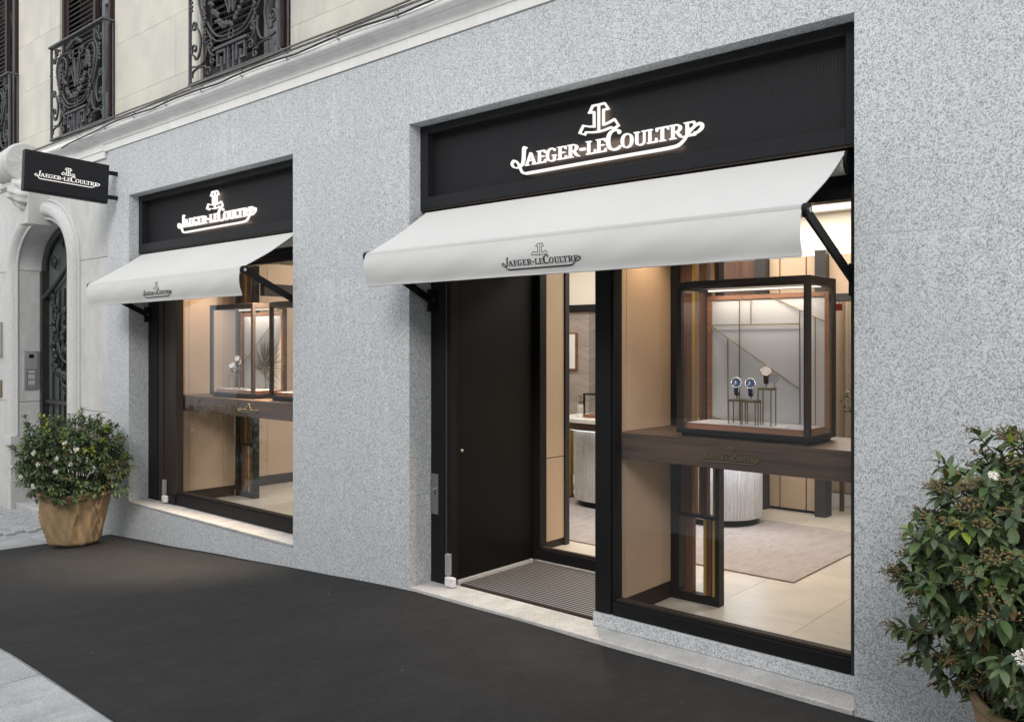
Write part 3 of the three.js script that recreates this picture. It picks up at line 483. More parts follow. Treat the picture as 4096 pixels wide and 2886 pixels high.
// ------------------------------------------------------------------ fascia signs above the two openings
function fascia(x0, x1, lx, label) {
  const t = thing('fascia_sign', label, 'sign', [(x0 + x1) / 2, 2.538, -0.15], 'lit fascia signs above the openings'), zf = -0.096, zp = -0.165, y0 = 2.538, y1 = 3.087;
  part('frame', [R(x0, x0 + 0.07, y0, y1, -0.24, zf), R(x1 - 0.07, x1, y0, y1, -0.24, zf), R(x0 + 0.0702, x1 - 0.0702, y1 - 0.05, y1, -0.24, zf), R(x0 + 0.0702, x1 - 0.0702, y0, y0 + 0.078, -0.24, zf)], M.blackSign, t);
  // fluted back panel: one continuous ribbed sheet
  const n = Math.round((x1 - x0 - 0.14) / 0.0165), prof = [], P = [];
  for (let i = 0; i <= n * 4; i++) prof.push([x0 + 0.07 + (x1 - x0 - 0.14) * i / (n * 4), zp + 0.001 * Math.abs(Math.sin(i / 4 * Math.PI))]);
  for (let i = 0; i < prof.length - 1; i++) { const [a, c] = prof[i], [b, d] = prof[i + 1], ya = y0 + 0.078, yb = y1 - 0.05; P.push(a, ya, c, b, ya, d, b, yb, d, a, ya, c, b, yb, d, a, yb, c); }
  const g = new THREE.BufferGeometry(); g.setAttribute('position', new THREE.Float32BufferAttribute(P, 3)); g.computeVertexNormals();
  part('fluted_panel', metre(g), M.blackSign, t);
  part('panel_back', B(x0 + 0.07, x1 - 0.07, y0 + 0.078, y1 - 0.05, -0.24, zp - 0.004), M.blackSign, t);
  placeLogo(t, at(lx, 2.717, -0.148), M.lit, {}, 1, 0.018, 0.008, regular);
  part('soffit', R(x0, x1, y0 - 0.012, y0 - 0.001, -0.24, zf - 0.004), M.brownBlack, t);
  areaLight(lx, 2.74, -0.125, 1.25, 0.1, [0, 0, 1], 0xfff0e0, 0.5);                            // light of the letters, outwards
  areaLight(lx, 2.752, -0.1485, 1.05, 0.06, [0, 0, -1], 0xffd9b8, 3.6); areaLight(lx, 2.672, -0.1485, 1.06, 0.016, [0, 0, -1], 0xffd9b8, 4); areaLight(lx, 2.915, -0.1485, 0.1, 0.13, [0, 0, -1], 0xffd9b8, 2.6);   // and back on to the panel: the halo
  return t;
}
fascia(OR[0] + 0.002, OR[1] - 0.002, -2.8325, 'black fluted sign box with glowing letters above the entrance');
fascia(OL[0] + 0.002, OL[1] - 0.002, -6.985, 'black fluted sign box with glowing letters above the left window');
{ // projecting sign on two arms
  const X = -8.6, t = thing('projecting_sign', 'black double-sided sign with glowing letters projecting from the wall', 'sign', [X, 3.21, 0]);
  const rot = new THREE.Matrix4().makeTranslation(0, 3.21, 0.1).multiply(new THREE.Matrix4().makeRotationX(-0.042)).multiply(new THREE.Matrix4().makeTranslation(0, -3.21, -0.1));
  const tilt = (g) => g.applyMatrix4(rot);
  part('box', tilt(R(X - 0.035, X + 0.035, 3.02, 3.4, 0.1, 0.865, 0.004)), M.blackSign, t);
  for (const s of [-1, 1]) part('face_panel', tilt(R(X + s * 0.0355, X + s * 0.042, 3.034, 3.388, 0.108, 0.857, 0.003)), M.blackSign, t);
  for (const y of [3.09, 3.33]) part('arm', R(X - 0.013, X + 0.013, y - 0.02, y + 0.02, -0.01, 0.102, 0.003), M.black, t);
  for (const s of [1, -1]) { // both faces carry the lettering
    const m = rot.clone().multiply(at(X + s * 0.0425, 3.168, 0.485)).multiply(new THREE.Matrix4().makeRotationY(s * Math.PI / 2));
    placeLogo(t, m, M.lit, { one: 'glowing_lettering' }, 0.45, 0.006, 0.011, regular);
  }
  areaLight(X + 0.06, 3.2, 0.48, 0.5, 0.06, [1, 0, 0], 0xfff0e0, 0.4);
}

// ------------------------------------------------------------------ drop-arm awnings
function awning(x0, x1, lx, label) {
  const t = thing('shop_awning', label, 'awning', [(x0 + x1) / 2, 2.0, 0.1], 'pale awnings over the shop openings');
  const rz = -0.115, ry = 2.46, rr0 = 0.052, bz = 0.385, by = 2.185;
  // sheet from the roller to the front tube; profile in (z, y), 4 mm thick
  const top = [], th = 0.004, N = 14;
  for (let i = 0; i <= N; i++) { const u = i / N; top.push([rz + 0.02 + (bz - rz - 0.02) * u, ry + rr0 + (by + 0.024 - ry - rr0) * u - 0.012 * Math.sin(u * Math.PI)]); }
  const sheet = [...top, ...top.slice().reverse().map(([a, b]) => [a - 0.002, b - th])];
  const sag = (x, z) => { const u = Math.max(0, Math.min(1, (z - rz) / (bz - rz))); return Math.sin(u * Math.PI) * (0.0035 * Math.sin(x * 2.3 + 1) + 0.002 * Math.sin(x * 6.1 + z * 9) + 0.0012 * Math.sin(x * 13 - z * 21)); };
  const cg = metre(along(poly(sheet), x0, x1, { steps: 70 })); { const p = cg.attributes.position; for (let i = 0; i < p.count; i++) p.setY(i, p.getY(i) + sag(p.getX(i), p.getZ(i))); }
  part('canopy', toCreasedNormals(cg, 0.7), M.awning, t);
  const flap = (x, u) => u * (0.005 * Math.sin(x * 3.7 + 0.5) + 0.003 * Math.sin(x * 8.3 + u * 2)) + u * (1 - u) * 0.006 * Math.sin(x * 15 + u * 6);
  // front tube wrapped in cloth, then the hanging valance which bellies slightly outwards
  const val = []; for (let i = 0; i <= 16; i++) { const u = i / 16; val.push([bz + 0.0285 + 0.016 * Math.sin(Math.min(1, u * 1.1) * Math.PI * 0.9) - 0.016 * u * u, by + 0.002 - 0.192 * u]); }
  const vs = [...val, ...val.slice().reverse().map(([a, b]) => [a - th, b])];
  let vg = metre(along(poly(vs), x0 - 0.004, x1 + 0.004, { steps: 110 }));
  { const p = vg.attributes.position; for (let i = 0; i < p.count; i++) { const u = (by - p.getY(i)) / 0.19, x = p.getX(i); p.setZ(i, p.getZ(i) + flap(x, u)); } vg = toCreasedNormals(vg, 0.7); }
  const v = part('valance', vg, M.awning, t);
  { const g = new THREE.CylinderGeometry(0.027, 0.027, x1 - x0, 20, 1); g.rotateZ(Math.PI / 2); g.translate((x0 + x1) / 2, by, bz); part('front_tube', g, M.awning, t); }
  part('valance_hem', (() => { const [a, b] = val[16]; const pts = []; for (let i = 0; i <= 60; i++) { const x = x0 + (x1 - x0) * i / 60; pts.push(V(x, b + 0.003, a - 0.002 + flap(x, 1))); } return tube(pts, 0.0042, 120, 6); })(), M.awning, t);
  { const g = new THREE.CylinderGeometry(rr0, rr0, x1 - x0 - 0.01, 28); g.rotateZ(Math.PI / 2); g.translate((x0 + x1) / 2, ry, rz); part('roller', g, M.awning, t); }
  for (const s of [0, 1]) {
    const x = s ? x1 : x0, d = s ? 1 : -1;
    const cap = new THREE.CylinderGeometry(0.056, 0.056, 0.014, 28); cap.rotateZ(Math.PI / 2); cap.translate(x + d * 0.004, ry, rz); part('roller_cap', cap, M.black, t);
    const end = new THREE.CylinderGeometry(0.03, 0.03, 0.022, 20); end.rotateZ(Math.PI / 2); end.translate(x + d * 0.014, by, bz); part('end_cap', end, M.black, t);
    const xa = x + d * 0.008, piv = V(s ? xa : xa, 1.93, -0.155);
    part('arm', bar(V(xa, by + 0.004, bz + 0.002), piv, 0.014, 0.05), M.black, t);
    part('arm_bracket', R(xa - 0.012, xa + 0.012, 1.855, 2.005, -0.196, -0.128, 0.004), M.black, t);
    for (const [yy, zz] of [[by, bz], [1.93, -0.155]]) { const b = new THREE.CylinderGeometry(0.012, 0.012, 0.012, 12); b.rotateZ(Math.PI / 2); b.translate(xa + (yy === by ? 0.016 : 0.015), yy, zz); part('bolt', b, M.silver, t); }
  }
  // print follows the cloth: flat lettering laid just proud of the valance
  const L = logo(0.392, 0.0008, 0.0055), all = merge([...L.letters, L.emblem, L.swash]), p = all.attributes.position;
  for (let i = 0; i < p.count; i++) {
    const x = lx + p.getX(i), y = 2.048 + p.getY(i), u = Math.max(0, Math.min(1, (by + 0.002 - y) / 0.192)), uu = (by - y) / 0.19;
    const zz = bz + 0.0285 + 0.016 * Math.sin(Math.min(1, u * 1.1) * Math.PI * 0.9) - 0.016 * u * u + flap(x, uu);
    p.setXYZ(i, x, y, zz + 0.0022 + p.getZ(i));
  }
  all.computeVertexNormals(); part('printed_lettering', all, M.print, v);
  return t;
}
awning(-4.215, -1.43, -2.80, 'off-white awning with printed valance over the entrance');
awning(-8.285, -5.665, -6.92, 'off-white awning with printed valance over the left window');
for (const [a, b] of [OR, OL]) { // dark housing behind each roller
  const h = thing('awning_housing', a === OR[0] ? 'dark metal head rail behind the entrance awning roller' : 'dark metal head rail behind the left awning roller', 'rail', [(a + b) / 2, 2.4, -0.3]);
  part('head_rail', R(a + 0.003, b - 0.003, 2.375, 2.524, -0.33, -0.195, 0.004), M.black, h);
}

// ------------------------------------------------------------------ entrance: jamb posts, open door leaf, inner glazed door, mat
{
  const t = thing('shop_entrance', 'black metal jamb and mullion framing the shop entrance', 'entrance', [-3.5, 0.018, -0.23]), zf = -0.192, top = 2.374;
  part('jamb_post', R(OR[0] + 0.003, -4.135, 0.018, top, -0.26, zf, 0.004), M.black, t);
  part('guide_rail', R(-4.127, -4.108, 0.018, top, -0.25, zf + 0.002, 0.003), M.graphite, t);
  part('jamb_post', R(-4.104, -4.078, 0.018, top, -0.26, zf - 0.004, 0.004), M.black, t);
  part('mullion', [R(-2.898, -2.79, 0.107, top, -0.31, zf, 0.004), R(-2.789, -2.776, 0.107, top, -0.29, zf - 0.012, 0.003)], M.black, t);
  part('lock_plate', R(-4.264, -4.192, 0.49, 0.762, zf + 0.0005, zf + 0.004, 0.001), M.galv, t, 'galvanised lock plate with a key switch');
  const k = new THREE.CylinderGeometry(0.010, 0.010, 0.016, 16); k.rotateX(Math.PI / 2); k.translate(-4.222, 0.66, zf + 0.01); part('key_switch', k, M.silver, t);
  part('keyhole', R(-4.226, -4.218, 0.625, 0.64, zf + 0.003, zf + 0.006, 0.001), M.black, t);
  const d = thing('open_door_leaf', 'tall black door leaf folded back against the entrance side wall', 'door', [-4.09, 0.06, -0.65]);
  part('leaf', R(-4.118, -4.084, 0.055, top, -1.04, -0.262, 0.004), M.doorBlack, d);
  part('bottom_rail', R(-4.083, -4.0805, 0.075, 0.18, -1.02, -0.30, 0.001), M.doorBlack, d);
  const kn = new THREE.SphereGeometry(0.011, 16, 12); kn.translate(-4.077, 0.92, -0.30); part('knob', kn, M.steel, d);
  const g = thing('glazed_inner_door', 'black framed glass door at the back of the entrance recess', 'door', [-3.5, 0.05, -1.1]), z = -1.1;
  part('stile', R(-4.12, -4.03, 0.045, top, z - 0.05, z + 0.03, 0.004), M.black, g); part('stile', R(-2.95, -2.87, 0.045, top, z - 0.05, z + 0.03, 0.004), M.black, g);
  part('bottom_rail', R(-4.029, -2.951, 0.045, 0.125, z - 0.05, z + 0.03, 0.004), M.black, g); part('top_rail', R(-4.029, -2.951, 2.28, top, z - 0.05, z + 0.03, 0.004), M.black, g);
  part('glazing_bead', R(-4.03, -2.95, 0.126, 0.14, z - 0.02, z + 0.012, 0.002), M.brownBlack, g);
  part('pane', B(-4.03, -2.95, 0.13, 2.29, z - 0.006, z - 0.002), M.glass, g);
  const m = thing('entrance_mat', 'ribbed brown entrance mat with aluminium strips in the doorway', 'mat', [-3.5, 0.02, -0.65]);
  const ribs = 26;
  part('mat_base', B(-4.06, -2.86, 0.0185, 0.027, -1.065, -0.262), M.brownBlack, m);
  const fib = std({ color: lin(0.055, 0.045, 0.037), roughness: 1, bumpMap: M.carpet.bumpMap, bumpScale: 0.006 });
  for (let i = 0; i < ribs; i++) { const zz = -0.266 - i * 0.0307; part('fibre_strip', R(-4.055, -2.865, 0.027, 0.037, zz - 0.0215, zz, 0.003), fib, m); part('metal_strip', R(-4.055, -2.865, 0.027, 0.0385, zz - 0.0295, zz - 0.0225, 0.002), M.steel, m); }
  struct('recess_floor', B(-4.26, -2.87, -0.1, 0.017, -1.2, -0.247), M.sill);
  struct('recess_side_wall', B(-4.26, -4.125, 0.017, 2.9, -1.2, -0.262), M.oldStone);
  struct('recess_plinth', B(-4.123, -4.07, 0.017, 0.052, -1.04, -0.262), M.sill);
  struct('recess_ceiling', B(-4.26, -2.815, 2.42, 2.52, -1.25, -0.332), M.black);
}
function contact(x, y, z, label) { // two-piece magnetic contact
  const t = thing('door_contact', label, 'sensor', [x, y, z], 'magnetic contacts by the shop glass');
  part('grey_bar', R(x - 0.012, x + 0.022, y + 0.075, y + 0.215, z, z + 0.03, 0.002), M.greyPlastic, t);
  part('white_case', R(x - 0.012, x + 0.075, y, y + 0.07, z + 0.002, z + 0.04, 0.014), M.whitePlastic, t);
  for (const dx of [0.0, 0.062]) { const s = new THREE.CylinderGeometry(0.003, 0.003, 0.003, 8); s.rotateX(Math.PI / 2); s.translate(x + dx, y + 0.05, z + 0.041); part('screw', s, M.graphite, t); }
}
contact(-4.088, 0.03, -0.192, 'white and grey door contact at the foot of the entrance jamb');
contact(-7.985, 0.118, -0.19, 'white and grey contact at the foot of the left window frame');

// ------------------------------------------------------------------ shop window frames and panes
{
  const t = thing('display_window', 'large black framed display window right of the entrance', 'window', [-2.1, 0.107, -0.23]), zf = -0.192, top = 2.374;
  part('bottom_rail', R(-2.775, -1.447, 0.107, 0.18, -0.27, zf, 0.004), M.black, t);
  part('glazing_bead', R(-2.775, -1.447, 0.181, 0.197, -0.262, -0.215, 0.002), M.brownBlack, t);
  part('jamb', R(-1.446, OR[1] - 0.003, 0.107, top, -0.27, zf + 0.001, 0.004), M.graphite, t);
  part('top_rail', R(-2.775, -1.447, 2.31, top, -0.27, zf, 0.004), M.black, t);
  part('pane', B(-2.776, -1.446, 0.19, 2.315, -0.243, -0.239), M.glass, t);
  const l = thing('display_window', 'large brown-black framed display window on the left', 'window', [-7, 0.12, -0.23]);
  part('jamb', R(OL[0] + 0.003, -8.155, 0.11, top, -0.27, zf, 0.004), M.black, l);
  part('guide_rail', R(-8.148, -8.05, 0.11, top, -0.265, zf - 0.006, 0.003), M.brownBlack, l);
  part('guide_rail', R(-8.045, -7.86, 0.11, top, -0.27, zf - 0.014, 0.003), M.brownBlack, l);
  part('jamb', R(-7.857, -7.79, 0.11, top, -0.27, zf - 0.002, 0.003), M.brownBlack, l);
  part('bottom_rail', R(-7.789, OL[1] - 0.003, 0.115, 0.215, -0.27, zf, 0.004), M.black, l);
  part('bottom_trim', R(-7.92, -7.791, 0.112, 0.205, zf - 0.001, zf + 0.012, 0.004), M.black, l);
  part('glazing_bead', R(-7.789, OL[1] - 0.003, 0.216, 0.236, -0.262, -0.215, 0.002), M.brownBlack, l);
  part('top_rail', R(-7.789, OL[1] - 0.003, 2.31, top, -0.27, zf, 0.004), M.black, l);
  part('pane', B(-7.789, OL[1] - 0.01, 0.225, 2.315, -0.243, -0.239), M.glass, l);
}

// ------------------------------------------------------------------ shop interior: shell
const FR = 0.05, FLT = 0.10;                                             // floor levels, right and left of the pillar
{
  struct('shop_floor', [B(-5.69, -4.262, -0.1, FR - 0.006, -6.5, -0.302), B(-4.261, -2.816, -0.1, FR - 0.006, -6.5, -1.202), B(-2.815, 0.6, -0.1, FR - 0.006, -6.5, -0.312)], M.mortar);
  struct('shop_floor', B(-9.6, -5.70, -0.1, FLT - 0.006, -6.5, -0.302), M.mortar);
  const tiles = scene.children[scene.children.length - 2], t2 = scene.children[scene.children.length - 1];
  const mats = [0.97, 1, 1.03].map((k) => { const m = M.floorTile.clone(); m.color = lin(k, k, k * 0.995); return m; });
  const lay = (parent, x0, x1, z0, z1, y, px, pz, ox, oz) => {
    for (let i = Math.floor((x0 - ox) / px); ox + i * px < x1; i++) for (let j = Math.floor((z1 - oz) / pz); oz + j * pz < z0; j++) {
      const a = Math.max(x0, ox + i * px), b = Math.min(x1, ox + (i + 1) * px), c = Math.max(z1, oz + j * pz + (i % 2 ? pz * 0 : 0)), d = Math.min(z0, oz + (j + 1) * pz);
      if (b - a < 0.02 || d - c < 0.02) continue;
      if (parent === tiles && d > -1.2 && b > -4.26 && a < -2.816) continue;
      const m = new THREE.Mesh(metre(B(a + 0.001, b - 0.001, y - 0.005, y, c + 0.001, d - 0.001), rr(0, 5), rr(0, 5)), mats[(i * 7 + j * 3 + 600) % 3]); m.name = 'floor_tile'; m.castShadow = m.receiveShadow = true; parent.add(m);
    }
  };
  lay(tiles, -2.815, -0.9, -0.315, -4.6, FR, 0.577, 1.15, -1.955, -0.915); lay(tiles, -5.69, -2.816, -1.205, -4.6, FR, 0.577, 1.15, -1.955, -0.915);
  lay(t2, -9.2, -5.70, -0.305, -4.0, FLT, 0.577, 1.15, -1.955, -0.915);
  struct('shop_ceiling', B(-9.6, 0.6, 2.86, 2.96, -6.6, -0.34), M.whitePaint);
  struct('shop_back_wall', [B(-9.6, 0.6, -0.1, 2.86, -6.6, -6.5), B(-9.7, -9.601, -0.1, 2.96, -6.6, -0.32), B(0.601, 0.7, -0.1, 2.96, -6.6, -0.32)], M.cream2);
  struct('front_inner_wall', [B(-9.6, OL[0] + 0.02, -0.1, 2.86, -0.33, -0.2005), B(OL[1] - 0.0005, -4.262, -0.1, 2.86, -0.3, -0.2005), B(OR[1] - 0.0025, 0.6, -0.1, 2.86, -0.33, -0.2005), B(-9.6, 0.6, 2.526, 3.58, -0.36, -0.2425)], M.cream2);
  struct('recess_right_wall', B(-2.869, -2.846, 0.018, 2.86, -1.2, -0.312), M.black);
}
function sideWall(X, z0, z1, y0, seams, label, thick = 0.034) { // leather-covered panels on a dark base
  const t = thing('panelled_side_wall', label, 'wall', [X, y0, (z0 + z1) / 2]); const ys = [y0 + 0.105, 1.128 + (y0 > 0.08 ? 0.02 : 0), 2.52];
  part('skirting', B(X - thick + 0.002, X - 0.004, y0, y0 + 0.103, z1, z0), M.brownBlack, t);
  const zs = [z0, ...seams, z1];
  for (let k = 0; k < 2; k++) for (let i = 0; i < zs.length - 1; i++) part('leather_panel', R(X - thick + 0.004, X, ys[k] + 0.0015, ys[k + 1] - 0.0015, zs[i + 1] + 0.0012, zs[i] - 0.0012, 0.002), M.beige, t);
  part('backing', B(X - thick, X - 0.006, y0 + 0.1, 2.52, z1, z0), M.brownBlack, t);
  return t;
}
sideWall(-2.808, -0.312, -0.877, FR, [-0.38, -0.75], 'tan panelled wall between the entrance and the right display');
sideWall(-7.899, -0.272, -0.88, FLT, [-0.383, -0.751], 'tan panelled wall at the left end of the left window');
sideWall(-8.2, -0.96, -3.4, FLT, [-1.45, -1.95, -2.6], 'pale panelled wall deeper inside behind the left screen', 0.04);
sideWall(-1.1, -0.34, -0.9, FR, [-0.6], 'tan panelled wall hidden behind the right granite pillar');
sideWall(-5.56, -0.305, -0.9, FR + 0.05, [-0.6], 'tan panelled wall hidden behind the middle granite pillar');
function slatScreen(x, y0, label) { // black frame, walnut and mustard slats
  const t = thing('slatted_screen', label, 'screen', [x, y0, -0.915], 'slatted screens behind the displays'), zf = -0.882, zb = -0.95, top = 2.42, X = (v) => x + v + 2.82;
  part('post', R(X(-2.82), X(-2.753), y0, top, zb, zf, 0.003), M.screenBlack, t); part('post', R(X(-2.507), X(-2.479), y0, top, zb, zf, 0.003), M.screenBlack, t);
  for (const [a, b] of [[0, 0.052], [0.52, 0.542], [1.93, 1.955], [2.30, 2.37]]) part('rail', R(X(-2.752), X(-2.508), y0 + a, y0 + b, zb + 0.002, zf - 0.002, 0.003), M.screenBlack, t);
  const slat = (a, b, y, h, m) => part(m === M.mustard ? 'mustard_slat' : 'walnut_slat', R(X(a), X(b), y0 + y, y0 + h, -0.938, -0.894, 0.002), m, t);
  for (const [y, h] of [[0.543, 1.929], [1.956, 2.299]]) { slat(-2.75, -2.672, y, h, M.walnutUp); slat(-2.670, -2.646, y, h, M.mustard); slat(-2.621, -2.566, y, h, M.walnutUp); slat(-2.527, -2.511, y, h, M.mustard); }
  slat(-2.716, -2.665, 0.053, 0.519, M.walnutUp); slat(-2.591, -2.573, 0.053, 0.519, M.mustard); slat(-2.571, -2.538, 0.053, 0.519, M.walnutUp); slat(-2.53, -2.512, 0.053, 0.519, M.mustard);
  return t;
}
slatScreen(-2.82, FR, 'slatted walnut and mustard screen in the right display window');
slatScreen(-7.9, FLT, 'slatted walnut and mustard screen in the left display window');
function ledge(x0, x1, y0, y1, lx, label) {
  const t = thing('display_ledge', label, 'shelf', [(x0 + x1) / 2, y0, -0.58], 'walnut display ledges'), f = -0.29;
  part('board', R(x0, x1, y0, y1, -0.875, f, 0.003), M.walnut, t);
  placeLogo(t, at(lx, y0 + 0.052, f + 0.001), M.brassDark, { one: 'brass_lettering' }, 0.248, 0.012, 0.0125);
}
ledge(-2.806, -1.136, 0.98, 1.13, -2.10, 'dark walnut ledge with brass lettering in the right display window');
ledge(-7.897, -5.596, 1.0, 1.15, -6.68, 'dark walnut ledge with brass lettering in the left display window');

// ------------------------------------------------------------------ glass display cases and what stands in them
function displayCase(x0, y0, label, rods, w = 0.755) {
  const x1 = x0 + w, z0 = -0.37, z1 = -0.725, H = 0.853, t = thing('display_case', label, 'display case', [x0 + w / 2, y0, -0.55], 'glass display cases on the ledges'), b = 0.03;
  part('plinth', R(x0 + 0.02, x1 - 0.02, y0, y0 + 0.016, z1 + 0.02, z0 - 0.02, 0.002), M.black, t);
  part('base_frame', [R(x0, x1, y0 + 0.0162, y0 + 0.042, z0 - b, z0, 0.002), R(x0, x1, y0 + 0.0162, y0 + 0.042, z1, z1 + b, 0.002), R(x0, x0 + b, y0 + 0.0163, y0 + 0.0419, z1 + b + 0.0005, z0 - b - 0.0005, 0.002), R(x1 - b, x1, y0 + 0.0163, y0 + 0.0419, z1 + b + 0.0005, z0 - b - 0.0005, 0.002), B(x0 + b, x1 - b, y0 + 0.017, y0 + 0.03, z1 + b, z0 - b)], M.black, t);
  part('top_frame', [R(x0, x1, y0 + H - 0.045, y0 + H, z0 - b, z0, 0.002), R(x0, x1, y0 + H - 0.045, y0 + H, z1, z1 + b, 0.002), R(x0, x0 + b, y0 + H - 0.0449, y0 + H - 0.0001, z1 + b + 0.0005, z0 - b - 0.0005, 0.002), R(x1 - b, x1, y0 + H - 0.0449, y0 + H - 0.0001, z1 + b + 0.0005, z0 - b - 0.0005, 0.002)], M.brownBlack, t);
  part('top_panel', B(x0 + b, x1 - b, y0 + H - 0.03, y0 + H - 0.01, z1 + b, z0 - b), M.cream2, t);
  for (const [x, z] of [[x0, z0 - b], [x1 - b, z0 - b], [x0, z1], [x1 - b, z1]]) part('corner_post', R(x, x + b, y0 + 0.0421, y0 + H - 0.0451, z, z + b, 0.002), M.brownBlack, t);
  const py0 = y0 + 0.036, py1 = y0 + H - 0.04;
  part('front_pane', B(x0 + b * 0.6, x1 - b * 0.6, py0, py1, z0 - 0.010, z0 - 0.006), M.glass, t);
  part('side_pane', B(x0 + 0.006, x0 + 0.010, py0, py1, z1 + b * 0.6, z0 - b * 0.6), M.glass, t); part('side_pane', B(x1 - 0.010, x1 - 0.006, py0, py1, z1 + b * 0.6, z0 - b * 0.6), M.glass, t);
  part('platform', R(x0 + 0.03, x1 - 0.045, y0 + 0.031, y0 + 0.07, -0.69, -0.425, 0.002), M.warmWood, t);
  part('platform_top', B(x0 + 0.033, x1 - 0.048, y0 + 0.0702, y0 + 0.0712, -0.688, -0.428), M.greyPanel, t);
  const fx0 = x0 + 0.015, fx1 = x1 - 0.023, fb = 0.026, ft = y0 + 0.786;
  const bp = part('back_panel', B(fx0 + fb, fx1 - fb, y0 + 0.056, ft - fb, -0.716, -0.706), M.greyPanel, t);
  part('back_frame', [R(fx0, fx0 + fb, y0 + 0.056, ft, -0.72, -0.69, 0.002), R(fx1 - fb, fx1, y0 + 0.056, ft, -0.72, -0.69, 0.002), R(fx0 + fb + 0.0003, fx1 - fb - 0.0003, ft - fb, ft, -0.72, -0.69, 0.002)], M.warmWood, bp);
  part('led_strip', R(x0 + 0.035, x1 - 0.035, y0 + 0.031, y0 + 0.0365, z0 - 0.041, z0 - 0.032, 0.001), M.led, t);
  part('top_led_strip', R(fx0 + 0.03, fx1 - 0.03, y0 + H - 0.046, y0 + H - 0.036, -0.66, -0.645, 0.001), M.coveGlow, t);
  for (const [a, c, d, e] of rods) part('brass_rod', rod(V(x0 + a, y0 + c, -0.692), V(x0 + d, y0 + e, -0.692), 0.0032, 8), M.brass, t);
  areaLight(x0 + w / 2, y0 + H - 0.06, -0.62, w - 0.12, 0.04, [0, -1, -0.12], 0xffecd6, 14);
  areaLight(x0 + w / 2, y0 + H - 0.06, -0.46, w - 0.12, 0.04, [0, -1, 0], 0xf2f6ff, 7);
  return t;
}
const rel = (l) => l.map(([a, b, c, d]) => [a + 2.469, b - 1.13, c + 2.469, d - 1.13]);
displayCase(-2.469, 1.13, 'glass display case with wristwatches on the right window ledge', rel([[-2.44, 1.746, -1.899, 1.748], [-2.251, 1.9, -2.25, 1.202], [-2.181, 1.9, -2.181, 1.749], [-2.435, 1.746, -1.899, 1.394], [-2.323, 1.666, -2.321, 1.202], [-1.899, 1.824, -1.897, 1.202], [-2.066, 1.9, -1.766, 1.759], [-1.814, 1.782, -1.812, 1.202], [-2.44, 1.222, -2.365, 1.203]]));
displayCase(-7.485, 1.15, 'glass display case with a dried palm leaf on the left window ledge', [[0.05, 0.74, 0.052, 0.09], [0.05, 0.30, 0.60, 0.72], [0.05, 0.40, 0.62, 0.12], [0.2, 0.33, 0.6, 0.08]], 0.735);
displayCase(-6.492, 1.15, 'glass display case half hidden by the middle granite pillar', [[0.1, 0.74, 0.35, 0.5], [0.3, 0.7, 0.3, 0.1]], 0.735);
function stand(x0, x1, y0, y1, z, label) {
  const t = thing('watch_stand', label, 'stand', [(x0 + x1) / 2, y0, z]), d = (x1 - x0) * 0.42, r = 0.0035;
  part('top_plate', R(x0, x1, y1 - 0.012, y1, z - d, z + d, 0.001), M.brass, t);
  for (const x of [x0 + r, x1 - r]) for (const zz of [z - d + r, z + d - r]) part('leg', cyl(x, y0, y1 - 0.0119, zz, r, r, 8), M.brass, t);
}
function watch(x, y, z, dial, strap, metal, label, turn = 0.35) { // y: stand top; the dial faces the street
  const t = thing('wristwatch', label, 'watch', [x, y, z]); const q = new THREE.Matrix4().makeTranslation(x, y + 0.072, z).multiply(new THREE.Matrix4().makeRotationY(turn)).multiply(new THREE.Matrix4().makeRotationX(-0.25)).multiply(new THREE.Matrix4().makeScale(1.3, 1.3, 1.3));
  const go = (g) => g.applyMatrix4(q), c = (r, h, zz, n = 28) => { const g = new THREE.CylinderGeometry(r, r, h, n); g.rotateX(Math.PI / 2); g.translate(0, 0.008, zz); return go(g); };
  part('case', c(0.0225, 0.010, 0.024), metal, t); part('dial', c(0.0185, 0.002, 0.0297), dial, t);
  const bz = new THREE.TorusGeometry(0.0205, 0.0028, 8, 30); bz.translate(0, 0.008, 0.029); part('bezel', go(bz), metal, t);
  const pts = []; for (let i = 0; i <= 20; i++) { const a = i / 20 * Math.PI * 2; pts.push(V(0, Math.cos(a) * 0.033 - 0.006, Math.sin(a) * 0.026)); }
  const st = new THREE.TubeGeometry(new THREE.CatmullRomCurve3(pts, true), 40, 0.0028, 6, true); st.scale(3.2, 1, 1); part('strap', go(st), strap, t);
  const cu = new THREE.TorusGeometry(0.022, 0.004, 8, 24); cu.rotateY(Math.PI / 2); cu.scale(1.9, 1.1, 0.9); cu.translate(0, -0.006, 0); part('holder_ring', go(cu), M.whitePlastic, t);
  part('holder_foot', cyl(x, y, y + 0.024, z, 0.006, 0.004, 10), M.silver, t);
  for (const a of [0.6, 2.3]) { const h = new THREE.BoxGeometry(0.0012, 0.013, 0.001); h.translate(0, 0.006, 0); h.rotateZ(a); h.translate(0, 0.008, 0.0313); part('hand', go(h), M.silver, t); }
}
const PT = 1.2013;
stand(-2.219, -2.141, PT, 1.336, -0.52, 'low brass watch stand, left one in the right case'); stand(-2.137, -2.054, PT, 1.334, -0.52, 'low brass watch stand, middle one in the right case'); stand(-2.046, -1.967, PT, 1.404, -0.52, 'tall brass watch stand in the right case');
watch(-2.18, 1.336, -0.52, M.blue, M.navy, M.silver, 'blue dial wristwatch on the left low stand'); watch(-2.098, 1.334, -0.52, M.blue, M.navy, M.silver, 'blue dial wristwatch on the middle low stand'); watch(-2.01, 1.404, -0.52, M.creamDial, M.shutterRed, M.gold, 'gold wristwatch with pale dial on the tall stand');
